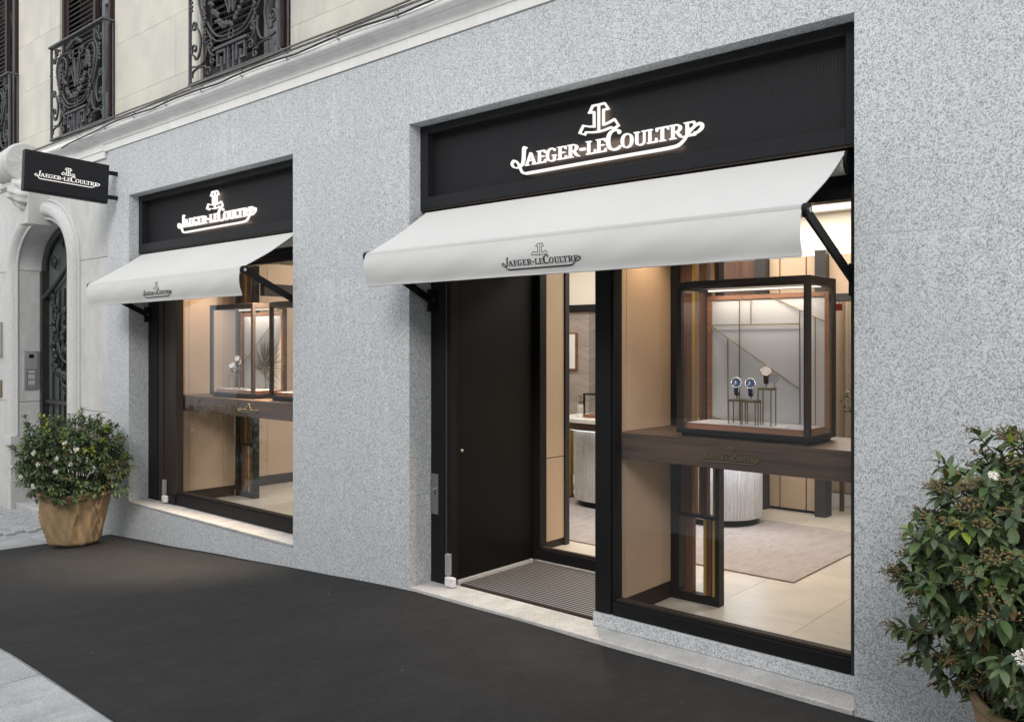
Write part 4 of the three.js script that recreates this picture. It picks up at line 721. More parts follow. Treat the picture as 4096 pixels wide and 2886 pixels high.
{ const t = thing('inspection_mirror', 'small round mirror beside the gold wristwatch', 'mirror', [-1.972, 1.404, -0.54]); const g = new THREE.CylinderGeometry(0.027, 0.027, 0.003, 32); g.rotateX(Math.PI / 2); g.rotateY(0.4); g.translate(-1.972, 1.455, -0.535); part('disc', g, M.silver, t); part('stem', rod(V(-1.974, 1.404, -0.54), V(-1.973, 1.43, -0.538), 0.0025), M.gold, t); }
{ const t = thing('price_card', 'white card lying at the front of the right case', 'card', [-1.9, PT, -0.47]); part('card', R(-1.935, -1.87, PT, PT + 0.008, -0.50, -0.455, 0.003), M.whitePlastic, t); }
{ // left cases
  const p = 1.2213; stand(-7.32, -7.235, p, 1.35, -0.5, 'low brass watch stand in the palm leaf case'); stand(-7.225, -7.15, p, 1.415, -0.5, 'tall brass watch stand in the palm leaf case');
  watch(-7.278, 1.35, -0.5, M.creamDial, M.navy, M.silver, 'silver wristwatch on the low stand in the palm leaf case', 0.5); watch(-7.187, 1.415, -0.5, M.creamDial, M.shutterRed, M.gold, 'gold wristwatch on the tall stand in the palm leaf case', 0.5);
  const t = thing('dried_palm_leaf', 'grey dried fan palm leaf inside the left display case', 'palm leaf', [-6.98, p, -0.62]), c = V(-6.99, 1.42, -0.64), m = std({ color: lin(0.15, 0.145, 0.115), roughness: 0.85, side: THREE.DoubleSide });
  part('stalk', rod(V(-6.93, p, -0.62), c, 0.004), M.stem, t);
  for (let i = 0; i < 46; i++) { const a = -0.9 + i / 45 * 4.2, L = rr(0.27, 0.36) * (1 - 0.25 * Math.abs(i - 22) / 23), g = new THREE.ConeGeometry(0.0105, L, 4, 1); g.scale(1, 1, 0.25); g.translate(0, L / 2 + 0.02, 0); g.rotateX(-0.1); g.rotateZ(a - Math.PI / 2 + rr(-0.03, 0.03)); g.translate(c.x, c.y, c.z + rr(-0.012, 0.012)); const b = g; part('leaf_blade', b, m, t); }
  const k = thing('black_card_stand', 'small black card with white print in the half hidden case', 'card', [-6.14, p, -0.5]); const g = R(-0.026, 0.026, 0, 0.1, -0.004, 0.004, 0.002); g.rotateX(-0.2); g.translate(-6.14, p, -0.5); part('card', g, M.black, k);
  const d = new THREE.TorusGeometry(0.014, 0.003, 8, 24); d.rotateX(-0.2); d.translate(-6.14, p + 0.067, -0.508); part('printed_dial', d, M.whitePlastic, k); const d2 = R(-0.016, 0.016, 0.018, 0.03, 0.0045, 0.0055, 0.0004); d2.rotateX(-0.2); d2.translate(-6.14, p, -0.5); part('printed_line', d2, M.blue, k);
}

// ------------------------------------------------------------------ deeper inside: rug, counter, back walls, furniture
{ const t = thing('shop_rug', 'large taupe mottled rug in the middle of the shop', 'rug', [-4, FR, -2.6]); part('rug', R(-5.6, -2.36, FR + 0.0005, FR + 0.012, -3.47, -1.69, 0.003), M.rug, t); }
{
  const t = thing('fluted_counter', 'round-ended white fluted counter with walnut top band', 'counter', [-4.05, FR, -3.2]), xa = -4.88, xb = -3.70, zc = -3.22, r = 0.36;
  const outline = (rad, flute) => { const s = new THREE.Shape(), per = Math.PI * rad * 2 + 2 * (xb - xa), n = Math.round(per / 0.0042); for (let i = 0; i < n; i++) { let d = i / n * per, x, z; const f = flute ? 0.009 * Math.abs(Math.sin(d / 0.025 * Math.PI)) : 0, R2 = rad + f; if (d < xb - xa) { x = xa + d; z = -R2; } else if (d < xb - xa + Math.PI * rad) { const a = (d - (xb - xa)) / rad - Math.PI / 2; x = xb + R2 * Math.cos(a); z = R2 * Math.sin(a); } else if (d < 2 * (xb - xa) + Math.PI * rad) { x = xb - (d - (xb - xa) - Math.PI * rad); z = R2; } else { const a = (d - 2 * (xb - xa) - Math.PI * rad) / rad + Math.PI / 2; x = xa + R2 * Math.cos(a); z = R2 * Math.sin(a); } i ? s.lineTo(x, z) : s.moveTo(x, z); } s.closePath(); return s; };
  const up = (s, y0, y1) => { const g = new THREE.ExtrudeGeometry(s, { depth: y1 - y0, bevelEnabled: false }); g.rotateX(-Math.PI / 2); g.translate(0, y0, zc); return metre(g); };
  part('plinth', up(outline(r - 0.03, false), FR + 0.012, FR + 0.07), M.black, t);
  part('fluted_drum', up(outline(r, true), FR + 0.0705, 0.80), M.fluted, t);
  part('walnut_band', up(outline(r + 0.10, false), 0.815, 0.885), M.walnut, t);
  part('worktop', up(outline(r + 0.12, false), 0.8855, 0.92), M.marble, t);
  part('led_ring', up(outline(r + 0.06, false), 0.8015, 0.8145), M.led, t);
  areaLight(-3.9, 0.79, -2.76, 1.3, 0.05, [0, -1, 0.05], 0xe6efff, 22); areaLight(-3.27, 0.79, -3.0, 0.4, 0.05, [0.05, -1, 0], 0xe6efff, 22);
  const b = thing('soap_bottle', 'clear glass pump bottle with brass top on the counter', 'bottle', [-5.06, 0.92, -2.95]); const body = new THREE.LatheGeometry([[0.001, 0], [0.032, 0], [0.034, 0.01], [0.034, 0.11], [0.03, 0.12], [0.012, 0.128], [0.012, 0.135], [0.001, 0.135]].map(([x, y]) => new THREE.Vector2(x, y)), 24); body.translate(-5.06, 0.9205, -2.95);
  part('body', body, new THREE.MeshPhysicalMaterial({ color: 0xffffff, transmission: 0.85, roughness: 0.1, thickness: 0, ior: 1.45 }), b); part('collar', cyl(-5.06, 1.055, 1.078, -2.95, 0.022), M.brass, b); part('pump', [cyl(-5.06, 1.078, 1.125, -2.95, 0.006), R(-5.09, -5.045, 1.118, 1.135, -2.958, -2.942)], M.brass, b);
  const v = thing('counter_vitrine', 'small black framed glass vitrine standing on the counter', 'display case', [-4.85, 0.92, -3.15]);
  for (const [x, z] of [[-5.04, -2.98], [-4.66, -2.98], [-5.04, -3.3], [-4.66, -3.3]]) part('post', R(x - 0.008, x + 0.008, 0.9205, 1.14, z - 0.008, z + 0.008, 0.001), M.black, v);
  part('top', R(-5.05, -4.65, 1.14, 1.155, -3.31, -2.97, 0.002), M.black, v); part('base', R(-5.05, -4.65, 0.9205, 0.95, -3.31, -2.97, 0.002), M.warmWood, v); part('front_pane', B(-5.03, -4.67, 0.951, 1.139, -2.982, -2.979), M.glass, v);
}
{ // back wall behind the counter: walnut boards, leather panels, posts, herringbone
  const t = thing('walnut_back_wall', 'walnut board wall behind the fluted counter', 'wall', [-4.3, FR, -4.1]);
  for (let i = 0; i < 3; i++) part('walnut_board', R(-4.9 + i * 0.393 + 0.002, -4.9 + (i + 1) * 0.393 - 0.002, FR, 2.46, -4.1, -4.05, 0.002), M.walnutUp, t);
  const b = thing('tan_back_wall', 'tan panelled wall at the back of the shop, right of the counter', 'wall', [-3.37, FR, -4.1]), xs = [-3.62, -3.51, -3.25, -3.135];
  for (let i = 0; i < 3; i++) part('leather_panel', R(xs[i] + 0.006, xs[i + 1] - 0.006, FR + 0.03, 2.455, -4.09, -4.055, 0.003), M.beige, b);
  part('backing', B(-3.62, -3.135, FR, 2.46, -4.12, -4.091), M.black, b);
  for (const [x0, x1] of [[-3.72, -3.622], [-3.133, -3.03]]) { const p = thing('black_post', x0 < -3.5 ? 'square black post at the left end of the tan back wall' : 'square black post at the right end of the tan back wall', 'post', [(x0 + x1) / 2, FR, -4.03]); part('shaft', R(x0, x1, FR, 2.5, -4.11, -3.96, 0.003), M.graphite, p); }
  const h = thing('herringbone_wall', 'grey-brown herringbone timber wall seen through the inner door', 'wall', [-6.2, FR, -4.35]);
  const S = 512, n = noiseTile(S, [[3, 60, 0.5], [9, 200, 0.5]], 905);
  const hm = std({ map: tile(texture(S, (i, j, k) => { const u = i / S * 2 % 1, a = Math.abs(u - 0.5) * 2, y = ((j / S * 4 + a * 1.0) % 1 + 1) % 1, row = Math.floor(j / S * 4 + a), l = 0.56 + 0.06 * Math.sin(row * 12.9 + Math.floor(i / S * 2) * 4.1) + n[((j + Math.floor(a * 128)) % S) * S + i] * 0.09 - (y < 0.05 ? 0.14 : 0); return [l, l * 0.93, l * 0.88]; }), 0.7, 0.32), roughness: 0.6 });
  part('timber_panel', metre(B(-7.6, -4.91, FR, 2.02, -4.4, -4.3)), hm, h); part('head_beam', R(-7.6, -4.91, 2.021, 2.1, -4.4, -4.26, 0.003), M.black, h); part('upper_wall', B(-7.6, -4.91, 2.101, 2.86, -4.4, -4.3), M.cream2, h);
  const f = thing('framed_picture', 'pale picture in a thin oak frame on the herringbone wall', 'picture', [-6.3, 1.35, -4.28]); part('frame', R(-6.52, -6.11, 1.33, 1.775, -4.298, -4.27, 0.003), M.warmWood, f); part('sheet', B(-6.50, -6.13, 1.35, 1.755, -4.27, -4.266), M.whitePlastic, f);
  const e = thing('entrance_stub_wall', 'tan panelled stub wall seen through the inner door', 'wall', [-4.2, FR, -1.35]); part('leather_panel', R(-4.25, -4.18, 0.757, 2.5, -1.55, -1.204, 0.002), M.beige, e); part('leather_panel', R(-4.25, -4.18, FR + 0.06, 0.75, -1.55, -1.204, 0.002), M.beige, e); part('skirting', B(-4.25, -4.19, FR, FR + 0.058, -1.55, -1.204), M.brownBlack, e); part('end_post', R(-4.25, -4.165, FR, 2.5, -1.605, -1.552, 0.003), M.graphite, e); part('backing', B(-4.25, -4.195, FR + 0.05, 2.5, -1.54, -1.21), M.brownBlack, e);
  const u = thing('mustard_panel', 'tall mustard panel behind the counter end', 'panel', [-5.47, FR, -3.25]); part('panel', R(-5.53, -5.40, FR + 0.012, 0.80, -3.28, -3.23, 0.003), M.mustard, u); part('foot', R(-5.55, -5.385, FR + 0.012, FR + 0.02, -3.32, -3.19, 0.002), M.black, u);
  // beyond the doorway
  const lint = thing('doorway_lintel', 'tan wall strip over the doorway at the back right', 'wall', [-2.0, 2.1, -4.1]); part('lintel', B(-3.029, 0.598, 2.1, 2.46, -4.12, -4.05), M.beige, lint); part('head_beam', R(-3.029, 0.598, 2.03, 2.099, -4.13, -4.0, 0.003), M.graphite, lint); part('jamb', B(-2.3, 0.598, FR, 2.029, -4.12, -4.05), M.beige, lint);
  const cove = thing('light_cove', 'bright light cove above the back wall', 'cove light', [-3.5, 2.47, -4.0]); part('glow_strip', B(-4.9, 0.59, 2.462, 2.505, -4.09, -4.05), M.coveGlow, cove); part('bulkhead', B(-4.9, 0.59, 2.507, 2.858, -4.3, -4.02), M.cream2, cove);
  areaLight(-3.0, 2.485, -4.03, 3.0, 0.03, [0, -0.6, 1], 0xffe9cf, 3);
  const cp = thing('ceiling_coffer_light', 'bright recessed ceiling light panel near the back wall', 'ceiling light', [-3.1, 2.85, -3.6]); part('diffuser', B(-4.2, -1.6, 2.848, 2.856, -3.9, -3.2), M.coveGlow, cp); part('rim', [B(-4.22, -1.58, 2.838, 2.859, -3.92, -3.901), B(-4.22, -1.58, 2.838, 2.859, -3.199, -3.18)], M.whitePaint, cp);
  areaLight(-2.9, 2.84, -3.55, 2.4, 0.6, [0, -1, 0], 0xfff6ea, 5);
  const cu = thing('beige_curtain', 'floor-length beige pleated curtain beyond the back doorway', 'curtain', [-3.2, FR, -5.4]), P = []; const cxs = (i) => -4.6 + i * 0.008, cz = (i) => -5.4 + 0.03 * Math.sin(i * 0.33) + 0.012 * Math.sin(i * 0.71);
  for (let i = 0; i < 260; i++) { const a = cxs(i), b2 = cxs(i + 1), c = cz(i), d = cz(i + 1); P.push(a, FR + 0.01, c, b2, FR + 0.01, d, b2, 2.6, d, a, FR + 0.01, c, b2, 2.6, d, a, 2.6, c); }
  const cg = new THREE.BufferGeometry(); cg.setAttribute('position', new THREE.Float32BufferAttribute(P, 3)); cg.computeVertexNormals(); part('cloth', metre(cg), std({ color: lin(0.50, 0.40, 0.29), roughness: 0.9, side: THREE.DoubleSide }), cu); part('rail', R(-4.65, -2.45, 2.6, 2.63, -5.45, -5.35, 0.003), M.graphite, cu);
  part('hanger', [rod(V(-4.4, 2.63, -5.4), V(-4.4, 2.86, -5.4), 0.006), rod(V(-2.7, 2.63, -5.4), V(-2.7, 2.86, -5.4), 0.006)], M.graphite, cu);
  areaLight(-3.0, 2.84, -4.9, 1.2, 0.4, [0, -1, 0], 0xfff3e4, 9);
  const ex = thing('fire_sign', 'small red and white safety sign hanging in the back doorway', 'sign', [-3.1, 1.95, -4.3]); part('plate', R(-3.2, -3.005, 1.955, 2.02, -4.31, -4.3, 0.002), std({ color: lin(0.55, 0.055, 0.03), roughness: 0.5 }), ex); part('symbol', R(-3.12, -3.062, 1.963, 2.017, -4.3, -4.297, 0.008), M.whitePlastic, ex); part('hanger', [rod(V(-3.17, 2.02, -4.305), V(-3.17, 2.86, -4.305), 0.003), rod(V(-3.03, 2.02, -4.305), V(-3.03, 2.86, -4.305), 0.003)], M.graphite, ex);
  const tb = thing('side_table', 'dark wooden side table beyond the back doorway', 'table', [-2.88, FR, -4.55]); part('top', R(-3.08, -2.68, 0.70, 0.73, -4.75, -4.35, 0.004), M.walnut, tb); for (const [x, z] of [[-3.04, -4.39], [-2.72, -4.39], [-3.04, -4.71], [-2.72, -4.71]]) part('leg', R(x - 0.018, x + 0.018, FR, 0.699, z - 0.018, z + 0.018, 0.003), M.walnut, tb);
  const fl = thing('flower_vase', 'white vase of cream flowers and green leaves beside the case', 'flowers', [-2.88, 0.73, -4.55]); const vz = new THREE.LatheGeometry([[0.001, 0], [0.05, 0], [0.075, 0.08], [0.06, 0.18], [0.035, 0.22], [0.04, 0.24], [0.03, 0.235], [0.001, 0.02]].map(([x, y]) => new THREE.Vector2(x, y)), 28); vz.translate(-2.88, 0.7305, -4.55); part('vase', vz, M.marble, fl);
  const lg = [], bl = []; for (let i = 0; i < 170; i++) { const a = rr(0, 6.28), e2 = rr(-0.5, 1.4), R3 = rr(0.08, 0.22), g = new THREE.SphereGeometry(0.022, 6, 4); g.scale(1, 0.25, 0.6); g.rotateZ(rr(-1, 1)); g.rotateY(a); g.translate(-2.88 + R3 * Math.cos(a) * Math.cos(e2), 1.05 + R3 * Math.sin(e2), -4.55 + R3 * Math.sin(a) * Math.cos(e2)); (i % 4 ? lg : bl).push(g); }
  stuff(part('foliage', merge(lg), std({ color: lin(0.06, 0.10, 0.04), roughness: 0.7 }), fl)); stuff(part('blossom', merge(bl), std({ color: lin(0.62, 0.55, 0.36), roughness: 0.8 }), fl)); part('stems', [rod(V(-2.88, 0.94, -4.55), V(-2.93, 1.1, -4.5), 0.004), rod(V(-2.88, 0.94, -4.55), V(-2.83, 1.12, -4.58), 0.004), rod(V(-2.88, 0.94, -4.55), V(-2.9, 1.14, -4.6), 0.004)], M.stem, fl);
  const bm = thing('window_bulkhead', 'tan bulkhead with dark beam above the right display', 'beam', [-1.8, 2.45, -1]); part('beam', R(-2.476, -1.102, 2.43, 2.475, -0.96, -0.885, 0.003), M.graphite, bm); part('bulkhead', B(-2.806, -1.102, 2.476, 2.858, -1.3, -0.89), M.cream2, bm);
  const bm2 = thing('window_bulkhead', 'tan bulkhead with dark beam above the left display', 'beam', [-6.8, 2.45, -1]); part('beam', R(-7.555, -5.602, 2.425, 2.475, -0.96, -0.885, 0.003), M.graphite, bm2); part('bulkhead', B(-7.895, -5.602, 2.476, 2.858, -1.3, -0.89), M.cream2, bm2);
  const bm3 = thing('passage_beam', 'black beam running into the shop behind the left screen', 'beam', [-7.5, 2.2, -2]); part('beam', R(-7.56, -7.48, 2.12, 2.24, -3.4, -0.955, 0.003), M.graphite, bm3); part('end_post', R(-7.56, -7.48, FLT, 2.119, -3.4, -3.32, 0.003), M.graphite, bm3);
}
function downlight(x, y, z, I, angle, label, tx = x, tz = z) {
  const t = thing('downlight', label, 'downlight', [x, y - 0.02, z], 'ceiling downlights'); const r = new THREE.TorusGeometry(0.042, 0.007, 8, 24); r.rotateX(Math.PI / 2); r.translate(x, y - 0.004, z); part('trim_ring', r, M.black, t); part('lamp', cyl(x, y - 0.008, y - 0.001, z, 0.036, 0.036, 20), M.lamp, t);
  spot(x, y - 0.03, z, tx, 0, tz, I, angle);
}
struct('window_soffit', B(-2.806, -1.102, 2.526, 2.545, -0.889, -0.361), M.cream2); struct('window_soffit', B(-7.895, -5.602, 2.526, 2.545, -0.889, -0.361), M.cream2);
downlight(-2.62, 2.525, -0.55, 2.2, 0.8, 'downlight above the right display, nearest the tan side wall'); downlight(-1.75, 2.525, -0.45, 5, 0.85, 'downlight above the right display, nearest the right pillar');
downlight(-7.65, 2.525, -0.50, 2.5, 0.8, 'downlight above the left display, nearest its side wall'); downlight(-6.6, 2.525, -0.42, 48, 0.62, 'downlight above the left display, nearest the middle pillar', -6.9, -0.02);
downlight(-3.35, 2.419, -0.72, 7, 0.75, 'downlight in the entrance recess ceiling');
for (const [x, z, w, d] of [[-4.2, -2.2, 2.2, 0.5], [-2.2, -2.0, 1.0, 0.5], [-6.9, -2.0, 1.6, 0.5], [-5.8, -3.4, 1.2, 0.4]]) {
  const t = thing('ceiling_light_panel', { '-4.2': 'flush ceiling light panel above the rug', '-2.2': 'flush ceiling light panel behind the right display', '-6.9': 'flush ceiling light panel behind the left display', '-5.8': 'flush ceiling light panel before the herringbone wall' }[x], 'ceiling light', [x, 2.85, z]);
  part('diffuser', B(x - w / 2, x + w / 2, 2.85, 2.858, z - d / 2, z + d / 2), M.coveGlow, t); areaLight(x, 2.845, z, w, d, [0, -1, 0], 0xfff9f0, x === -2.2 ? 13 : 9);
}

// ------------------------------------------------------------------ planters: viburnum in burlap-wrapped pots
function leafGeo(L, W, curl) { // pointed oval, folded on the midrib and arched
  const P = [], n = 5; const w = (u) => W * Math.sin(Math.PI * Math.pow(u, 0.8)) ** 0.9, y = (u) => curl * L * (u * u), I = [];
  for (let i = 0; i <= n; i++) { const u = i / n, h = w(Math.min(0.999, Math.max(0.001, u))); P.push(-h, y(u) + h * 0.35, u * L, 0, y(u), u * L, h, y(u) + h * 0.35, u * L); }
  for (let i = 0; i < n; i++) { const a = i * 3, b = a + 3; I.push(a, b, a + 1, a + 1, b, b + 1, a + 1, b + 1, a + 2, a + 2, b + 1, b + 2); }
  const g = new THREE.BufferGeometry(); g.setAttribute('position', new THREE.Float32BufferAttribute(P, 3)); g.setIndex(I); g.computeVertexNormals(); const f = g; f.setAttribute('uv', new THREE.Float32BufferAttribute(new Float32Array(P.length / 3 * 2), 2)); return f;
}
function planter(cx, cz, gy, label, opt) {
  const t = thing('potted_viburnum', label, 'potted plant', [cx, gy, cz], 'burlap-wrapped planters'), H = opt.potH, r1 = opt.r1, r0 = opt.r0;
  { // burlap: gathered, folded over the rim, sagging in deep pleats
    const nu = 160, nv = 44, P = [], I = []; const folds = opt.folds;
    for (let j = 0; j <= nv; j++) for (let i = 0; i <= nu; i++) {
      const v = j / nv, a = i / nu * Math.PI * 2; let r = r0 + (r1 - r0) * Math.pow(v, opt.taper); let k = 0;
      for (const [fa, fw, fd, lean] of folds) { let d = a - fa - lean * (1 - v); d = Math.atan2(Math.sin(d), Math.cos(d)); k += fd * Math.exp(-Math.abs(d) / fw) * Math.sin(Math.PI * Math.min(1, 0.15 + v * 0.85)) - fd * 0.8 * Math.exp(-((d - fw * 1.5) ** 2) / (fw * fw * 0.7)) * v; }
      r += k + 0.004 * Math.sin(a * 9 + v * 7) + 0.003 * Math.sin(a * 17 - v * 13);
      if (v > 0.86) r += 0.016 * Math.sin((v - 0.86) / 0.14 * Math.PI); if (v < 0.05) r -= (0.05 - v) * 0.6;
      P.push(cx + r * Math.cos(a), gy + 0.008 + v * H + (v > 0.9 ? 0.010 * Math.sin(a * 5 + 1) : 0), cz + r * Math.sin(a));
    }
    for (let j = 0; j < nv; j++) for (let i = 0; i < nu; i++) { const a = j * (nu + 1) + i, b = a + nu + 1; I.push(a, b, a + 1, a + 1, b, b + 1); }
    const g = new THREE.BufferGeometry(); g.setAttribute('position', new THREE.Float32BufferAttribute(P, 3)); g.setIndex(I);
    const uv = []; for (let j = 0; j <= nv; j++) for (let i = 0; i <= nu; i++) uv.push(i / nu * 2.0, j / nv * H); g.setAttribute('uv', new THREE.Float32BufferAttribute(uv, 2)); g.computeVertexNormals();
    part('burlap_wrap', g, M.burlap, t);
    const band = []; for (let i = 0; i <= 80; i++) { const a = i / 80 * Math.PI * 2, r = r1 + 0.004 + 0.006 * Math.sin(a * 6); band.push(V(cx + r * Math.cos(a), gy + H * 0.985 + 0.012 * Math.sin(a * 5 + 1), cz + r * Math.sin(a))); }
    part('rolled_rim', new THREE.TubeGeometry(new THREE.CatmullRomCurve3(band, true), 160, 0.019, 8, true), M.burlap, t);
    part('soil', cyl(cx, gy + H - 0.06, gy + H - 0.03, cz, r1 - 0.02, r1 - 0.012, 40), M.soil, t);
    part('pot', cyl(cx, gy + 0.006, gy + H - 0.061, cz, r0 - 0.05, r1 - 0.07, 32), M.soil, t);
  }
  const C = V(cx, gy + opt.cy, cz), RX = opt.rx, RY = opt.ry;
  const bump = (d) => 1 + 0.15 * Math.sin(d.x * 4.1 + d.y * 3.3 + opt.ph) + 0.08 * Math.sin(d.z * 6.3 - d.y * 5 + opt.ph * 2) + 0.06 * Math.sin(d.x * 9 + d.z * 8);
  const stems = []; for (let i = 0; i < 26; i++) { const a = rr(0, 6.28), e = rr(0.1, 1.3), d = V(Math.cos(a) * Math.cos(e), Math.sin(e), Math.sin(a) * Math.cos(e)); const end = C.clone().add(V(d.x * RX * 0.8, d.y * RY * 0.8, d.z * RX * 0.8)); stems.push(tube([V(cx + Math.cos(a) * 0.06, gy + H - 0.05, cz + Math.sin(a) * 0.06), V(cx + d.x * 0.15, gy + H + 0.12, cz + d.z * 0.15), end], 0.006, 8, 5)); }
  part('branches', merge(stems), M.stem, t);
  // shoots: whorls of leaves at the ends of twigs, spread through the crown, denser near its skin
  const lg = [leafGeo(1, 0.22, -0.18), leafGeo(1, 0.27, -0.32), leafGeo(1, 0.19, 0.06)];
  const tones = [[0.088, 0.145, 0.05], [0.112, 0.17, 0.062], [0.145, 0.2, 0.096], [0.094, 0.135, 0.082], [0.28, 0.36, 0.05], [0.18, 0.13, 0.05]].map(([r, g, b]) => new THREE.MeshPhysicalMaterial({ color: lin(r, g, b), roughness: 0.55, specularIntensity: 0.55, side: THREE.DoubleSide, transmission: 0.12, thickness: 0 }));
  const leaves = [], twigs = [], buds = [], flowers = [];
  const eye = V(0, 1.635, 3.823), up = V(0, 1, 0);
  for (let s = 0; s < opt.shoots; s++) {
    const u = rr(-0.9, 1), a = rr(0, Math.PI * 2), q = Math.sqrt(Math.max(0, 1 - u * u)), d = V(Math.cos(a) * q, u, Math.sin(a) * q), depth = Math.pow(rnd(), 0.35);
    const k = bump(d) * (0.42 + 0.58 * depth), nar = 1 - opt.nar * Math.max(0, d.y), ln = opt.lean * Math.max(0, d.y) ** 2, tip = V(C.x + d.x * RX * k * nar + ln * 0.75, C.y + d.y * RY * k, C.z + d.z * RX * k * nar - ln * 0.5); if (s >= 70 && tip.y < gy + H - 0.10 && Math.hypot(tip.x - cx, tip.z - cz) < r1 + 0.02) continue;
    if (tip.z < 0.03) continue;
    if (s < 70) { const rq = opt.r1 * rr(0.62, 1.08); tip.set(cx + Math.cos(a) * rq, gy + H + rr(-0.03, 0.10), cz + Math.sin(a) * rq); d.y = -0.1; }
    const ax = d.clone().add(V(rr(-0.4, 0.4), rr(0, 0.7), rr(-0.4, 0.4))).normalize();
    const young = depth > 0.75 && d.y > 0.1 && rnd() < opt.young, n = 7 + Math.floor(rnd() * 4), L0 = opt.leaf * (young ? 0.8 : 1);
    const side = new THREE.Vector3().crossVectors(ax, Math.abs(ax.y) > 0.9 ? V(1, 0, 0) : up).normalize();
    for (let i = 0; i < n; i++) {
      const az = i * 2.4 + s, f = i / n, open = 0.55 + 0.75 * (1 - f) + rr(-0.2, 0.2), dir = ax.clone().multiplyScalar(Math.cos(open)).add(side.clone().applyAxisAngle(ax, az).multiplyScalar(Math.sin(open))); dir.y -= 0.18; dir.normalize();
      const pos = tip.clone().addScaledVector(ax, (f - 0.7) * opt.leaf * 0.9), L = L0 * rr(0.7, 1.15) * (1 - 0.35 * f);
      const zz = dir, xx = new THREE.Vector3().crossVectors(up, zz).normalize(), yy = new THREE.Vector3().crossVectors(zz, xx), m = new THREE.Matrix4().makeBasis(xx.multiplyScalar(L), yy.multiplyScalar(L), zz.clone().multiplyScalar(L)).setPosition(pos);
      const tone = young ? 4 : rnd() < 0.05 ? 5 : Math.floor(rnd() * 4);
      leaves.push({ m, g: Math.floor(rnd() * 3), tone, near: pos.distanceTo(eye) - depth * 0.15 });
    }
    twigs.push(rod(tip.clone().addScaledVector(ax, -opt.leaf * 1.3), tip, 0.0022, 4));
    if (depth > 0.72 && rnd() < opt.bud) { // flat-topped clusters of brown buds
      const c = tip.clone().addScaledVector(ax, opt.leaf * 0.35); for (let i = 0; i < 20; i++) { const b = V(rr(-1, 1), rr(-0.3, 0.5), rr(-1, 1)).multiplyScalar(opt.leaf * 0.42), e = c.clone().add(b).addScaledVector(ax, 0.006); const g = new THREE.OctahedronGeometry(rr(0.003, 0.0052), 0); g.translate(e.x, e.y, e.z); buds.push(g); if (i % 2 === 0) twigs.push(rod(tip, e, 0.0012, 3)); }
    } else if (depth > 0.8 && d.z > -0.1) flowers.push([tip, ax]);
  }
  leaves.sort((p, q2) => p.near - q2.near);
  const single = opt.single; let i0 = 0; const o = origin(t);
  for (; i0 < single && i0 < leaves.length; i0++) { const l = leaves[i0], m = new THREE.Mesh(lg[l.g], tones[l.tone]); l.m.elements[12] -= o.x; l.m.elements[13] -= o.y; l.m.elements[14] -= o.z; m.applyMatrix4(l.m); m.name = 'leaf'; m.castShadow = m.receiveShadow = true; t.add(m); }
  for (let k = 0; k < tones.length; k++) { const list = leaves.slice(i0).filter((l) => l.tone === k).map((l) => lg[l.g].clone().applyMatrix4(l.m)); if (list.length) { const mg = mergeGeometries(list); stuff(part(k === 4 ? 'young_foliage' : 'foliage', mg, tones[k], t)); } }
  stuff(part('twigs', merge(twigs), M.stem, t));
  if (buds.length) stuff(part('bud_clusters', merge(buds), std({ color: lin(0.20, 0.14, 0.055), roughness: 0.8 }), t));
  const white = std({ color: lin(0.78, 0.75, 0.68), roughness: 0.7 }); const score = ([p, ax]) => p.distanceTo(eye) - ax.z * 0.3 - ax.y * 0.1; flowers.sort((p, q2) => score(p) - score(q2)); if (opt.nar) flowers.splice(0, flowers.length, ...flowers.filter(([p], i) => i % 3 === 0));
  const used = []; for (const [p, ax] of flowers) { if (used.length >= opt.flowers) break; if (used.some((w) => w.distanceTo(p) < opt.gap)) continue; used.push(p);
    const list = []; for (let i = 0; i < 30; i++) { const a = rr(0, 6.28), r = Math.sqrt(rnd()) * opt.fr, c = p.clone().addScaledVector(ax, opt.leaf * 0.4 - r * r * 6), s1 = new THREE.Vector3().crossVectors(ax, V(0.3, 1, 0.2)).normalize(), s2 = new THREE.Vector3().crossVectors(ax, s1); c.addScaledVector(s1, r * Math.cos(a)).addScaledVector(s2, r * Math.sin(a)); for (let k = 0; k < 5; k++) { const g = new THREE.IcosahedronGeometry(rr(0.0018, 0.0032), 0), b = k * 1.257 + i, q5 = rr(0.002, 0.0045), e5 = rr(-1, 1); g.translate(c.x + q5 * Math.cos(b), c.y + q5 * e5, c.z + q5 * Math.sin(b)); list.push(g); } }
    part('flower_cluster', merge(list), white, t); }
  return t;
}
planter(-8.42, 0.47, ground(-8.42, 0.47) + 0.012, 'bushy green viburnum in a burlap-wrapped pot beside the old doorway', { nar: 0, lean: 0, taper: 0.85, potH: 0.50, r1: 0.31, r0: 0.20, cy: 0.80, rx: 0.50, ry: 0.43, ph: 0.6, shoots: 900, leaf: 0.062, young: 0.16, bud: 0.14, flowers: 11, gap: 0.11, fr: 0.022, single: 260, folds: [[2.05, 0.10, 0.045, -0.45], [1.6, 0.07, 0.04, -0.12], [0.25, 0.08, 0.04, 0.35], [-0.1, 0.1, 0.035, 0.2], [4.2, 0.2, 0.03, 0.2]] });
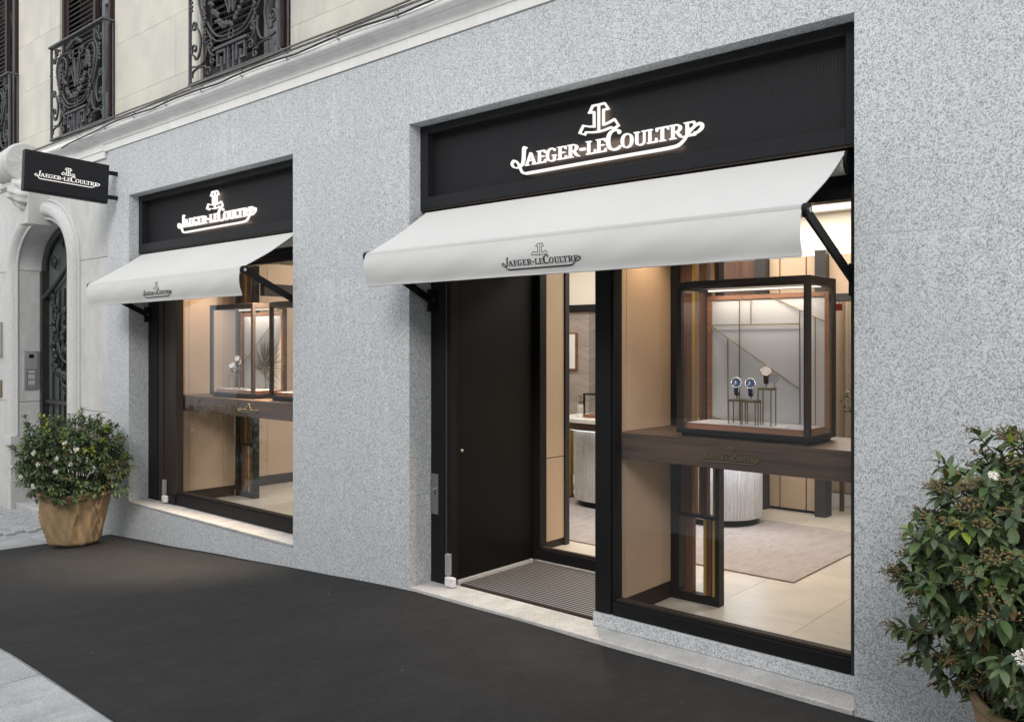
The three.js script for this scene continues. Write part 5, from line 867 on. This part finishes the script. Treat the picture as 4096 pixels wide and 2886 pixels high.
planter(-0.505, 0.45, 0.012, 'large viburnum with white flower clusters cut off by the right picture edge', { nar: 0.28, lean: 0.22, taper: 0.8, potH: 0.42, r1: 0.275, r0: 0.215, cy: 0.83, rx: 0.57, ry: 0.52, ph: 2.3, shoots: 1350, leaf: 0.07, young: 0.035, bud: 0.55, flowers: 24, gap: 0.09, fr: 0.021, single: 300, folds: [[2.4, 0.14, 0.02, -0.2], [1.2, 0.1, 0.025, 0.3], [0.3, 0.1, 0.03, 0.2]] });

{ // petals and paper flakes on the carpet
  const list = []; for (let i = 0; i < 34; i++) { const x = rr(-8.4, -0.9), z = 0.1 + 1.95 * rnd(), s = rr(0.002, 0.005), g = new THREE.OctahedronGeometry(s, 0); g.scale(1, 0.25, rr(0.4, 1)); g.rotateY(rr(0, 3)); g.translate(x, ground(x, z) + 0.0135, z); list.push(g); }
  const m = new THREE.Mesh(merge(list), std({ color: lin(0.34, 0.33, 0.30), roughness: 0.9 })); m.name = 'fallen_petals'; m.castShadow = m.receiveShadow = true; scene.add(m); m.userData = { label: 'tiny pale petals and flakes scattered over the black carpet', category: 'petals', kind: 'stuff' };
}
// ------------------------------------------------------------------ across the street: the stone front that the shop glass mirrors
{
  const t = thing('opposite_building', 'plain stone building across the street, behind the camera', 'building', [-6, 0, 17]);
  const m = std({ color: lin(0.30, 0.28, 0.25), roughness: 0.9 }), z = 16;
  part('ground_floor', R(-34, 24, -0.8, 4.2, z, z + 3, 0.02), m, t); part('upper_wall', R(-34, 24, 4.35, 9.5, z + 0.06, z + 3, 0.02), m, t); part('band_course', R(-34, 24, 4.2, 4.35, z - 0.12, z + 3, 0.02), m, t);
  for (let x = -32; x < 23; x += 3.1) { part('door_window', R(x, x + 1.9, -0.5, 3.3, z - 0.03, z + 0.1, 0.01), M.graphite, t); part('window', R(x + 0.3, x + 1.5, 5.3, 7.8, z + 0.03, z + 0.2, 0.01), M.graphite, t); part('sill', R(x + 0.2, x + 1.6, 5.15, 5.29, z - 0.1, z + 0.1, 0.01), m, t); }
}
renderer.render(scene, camera);
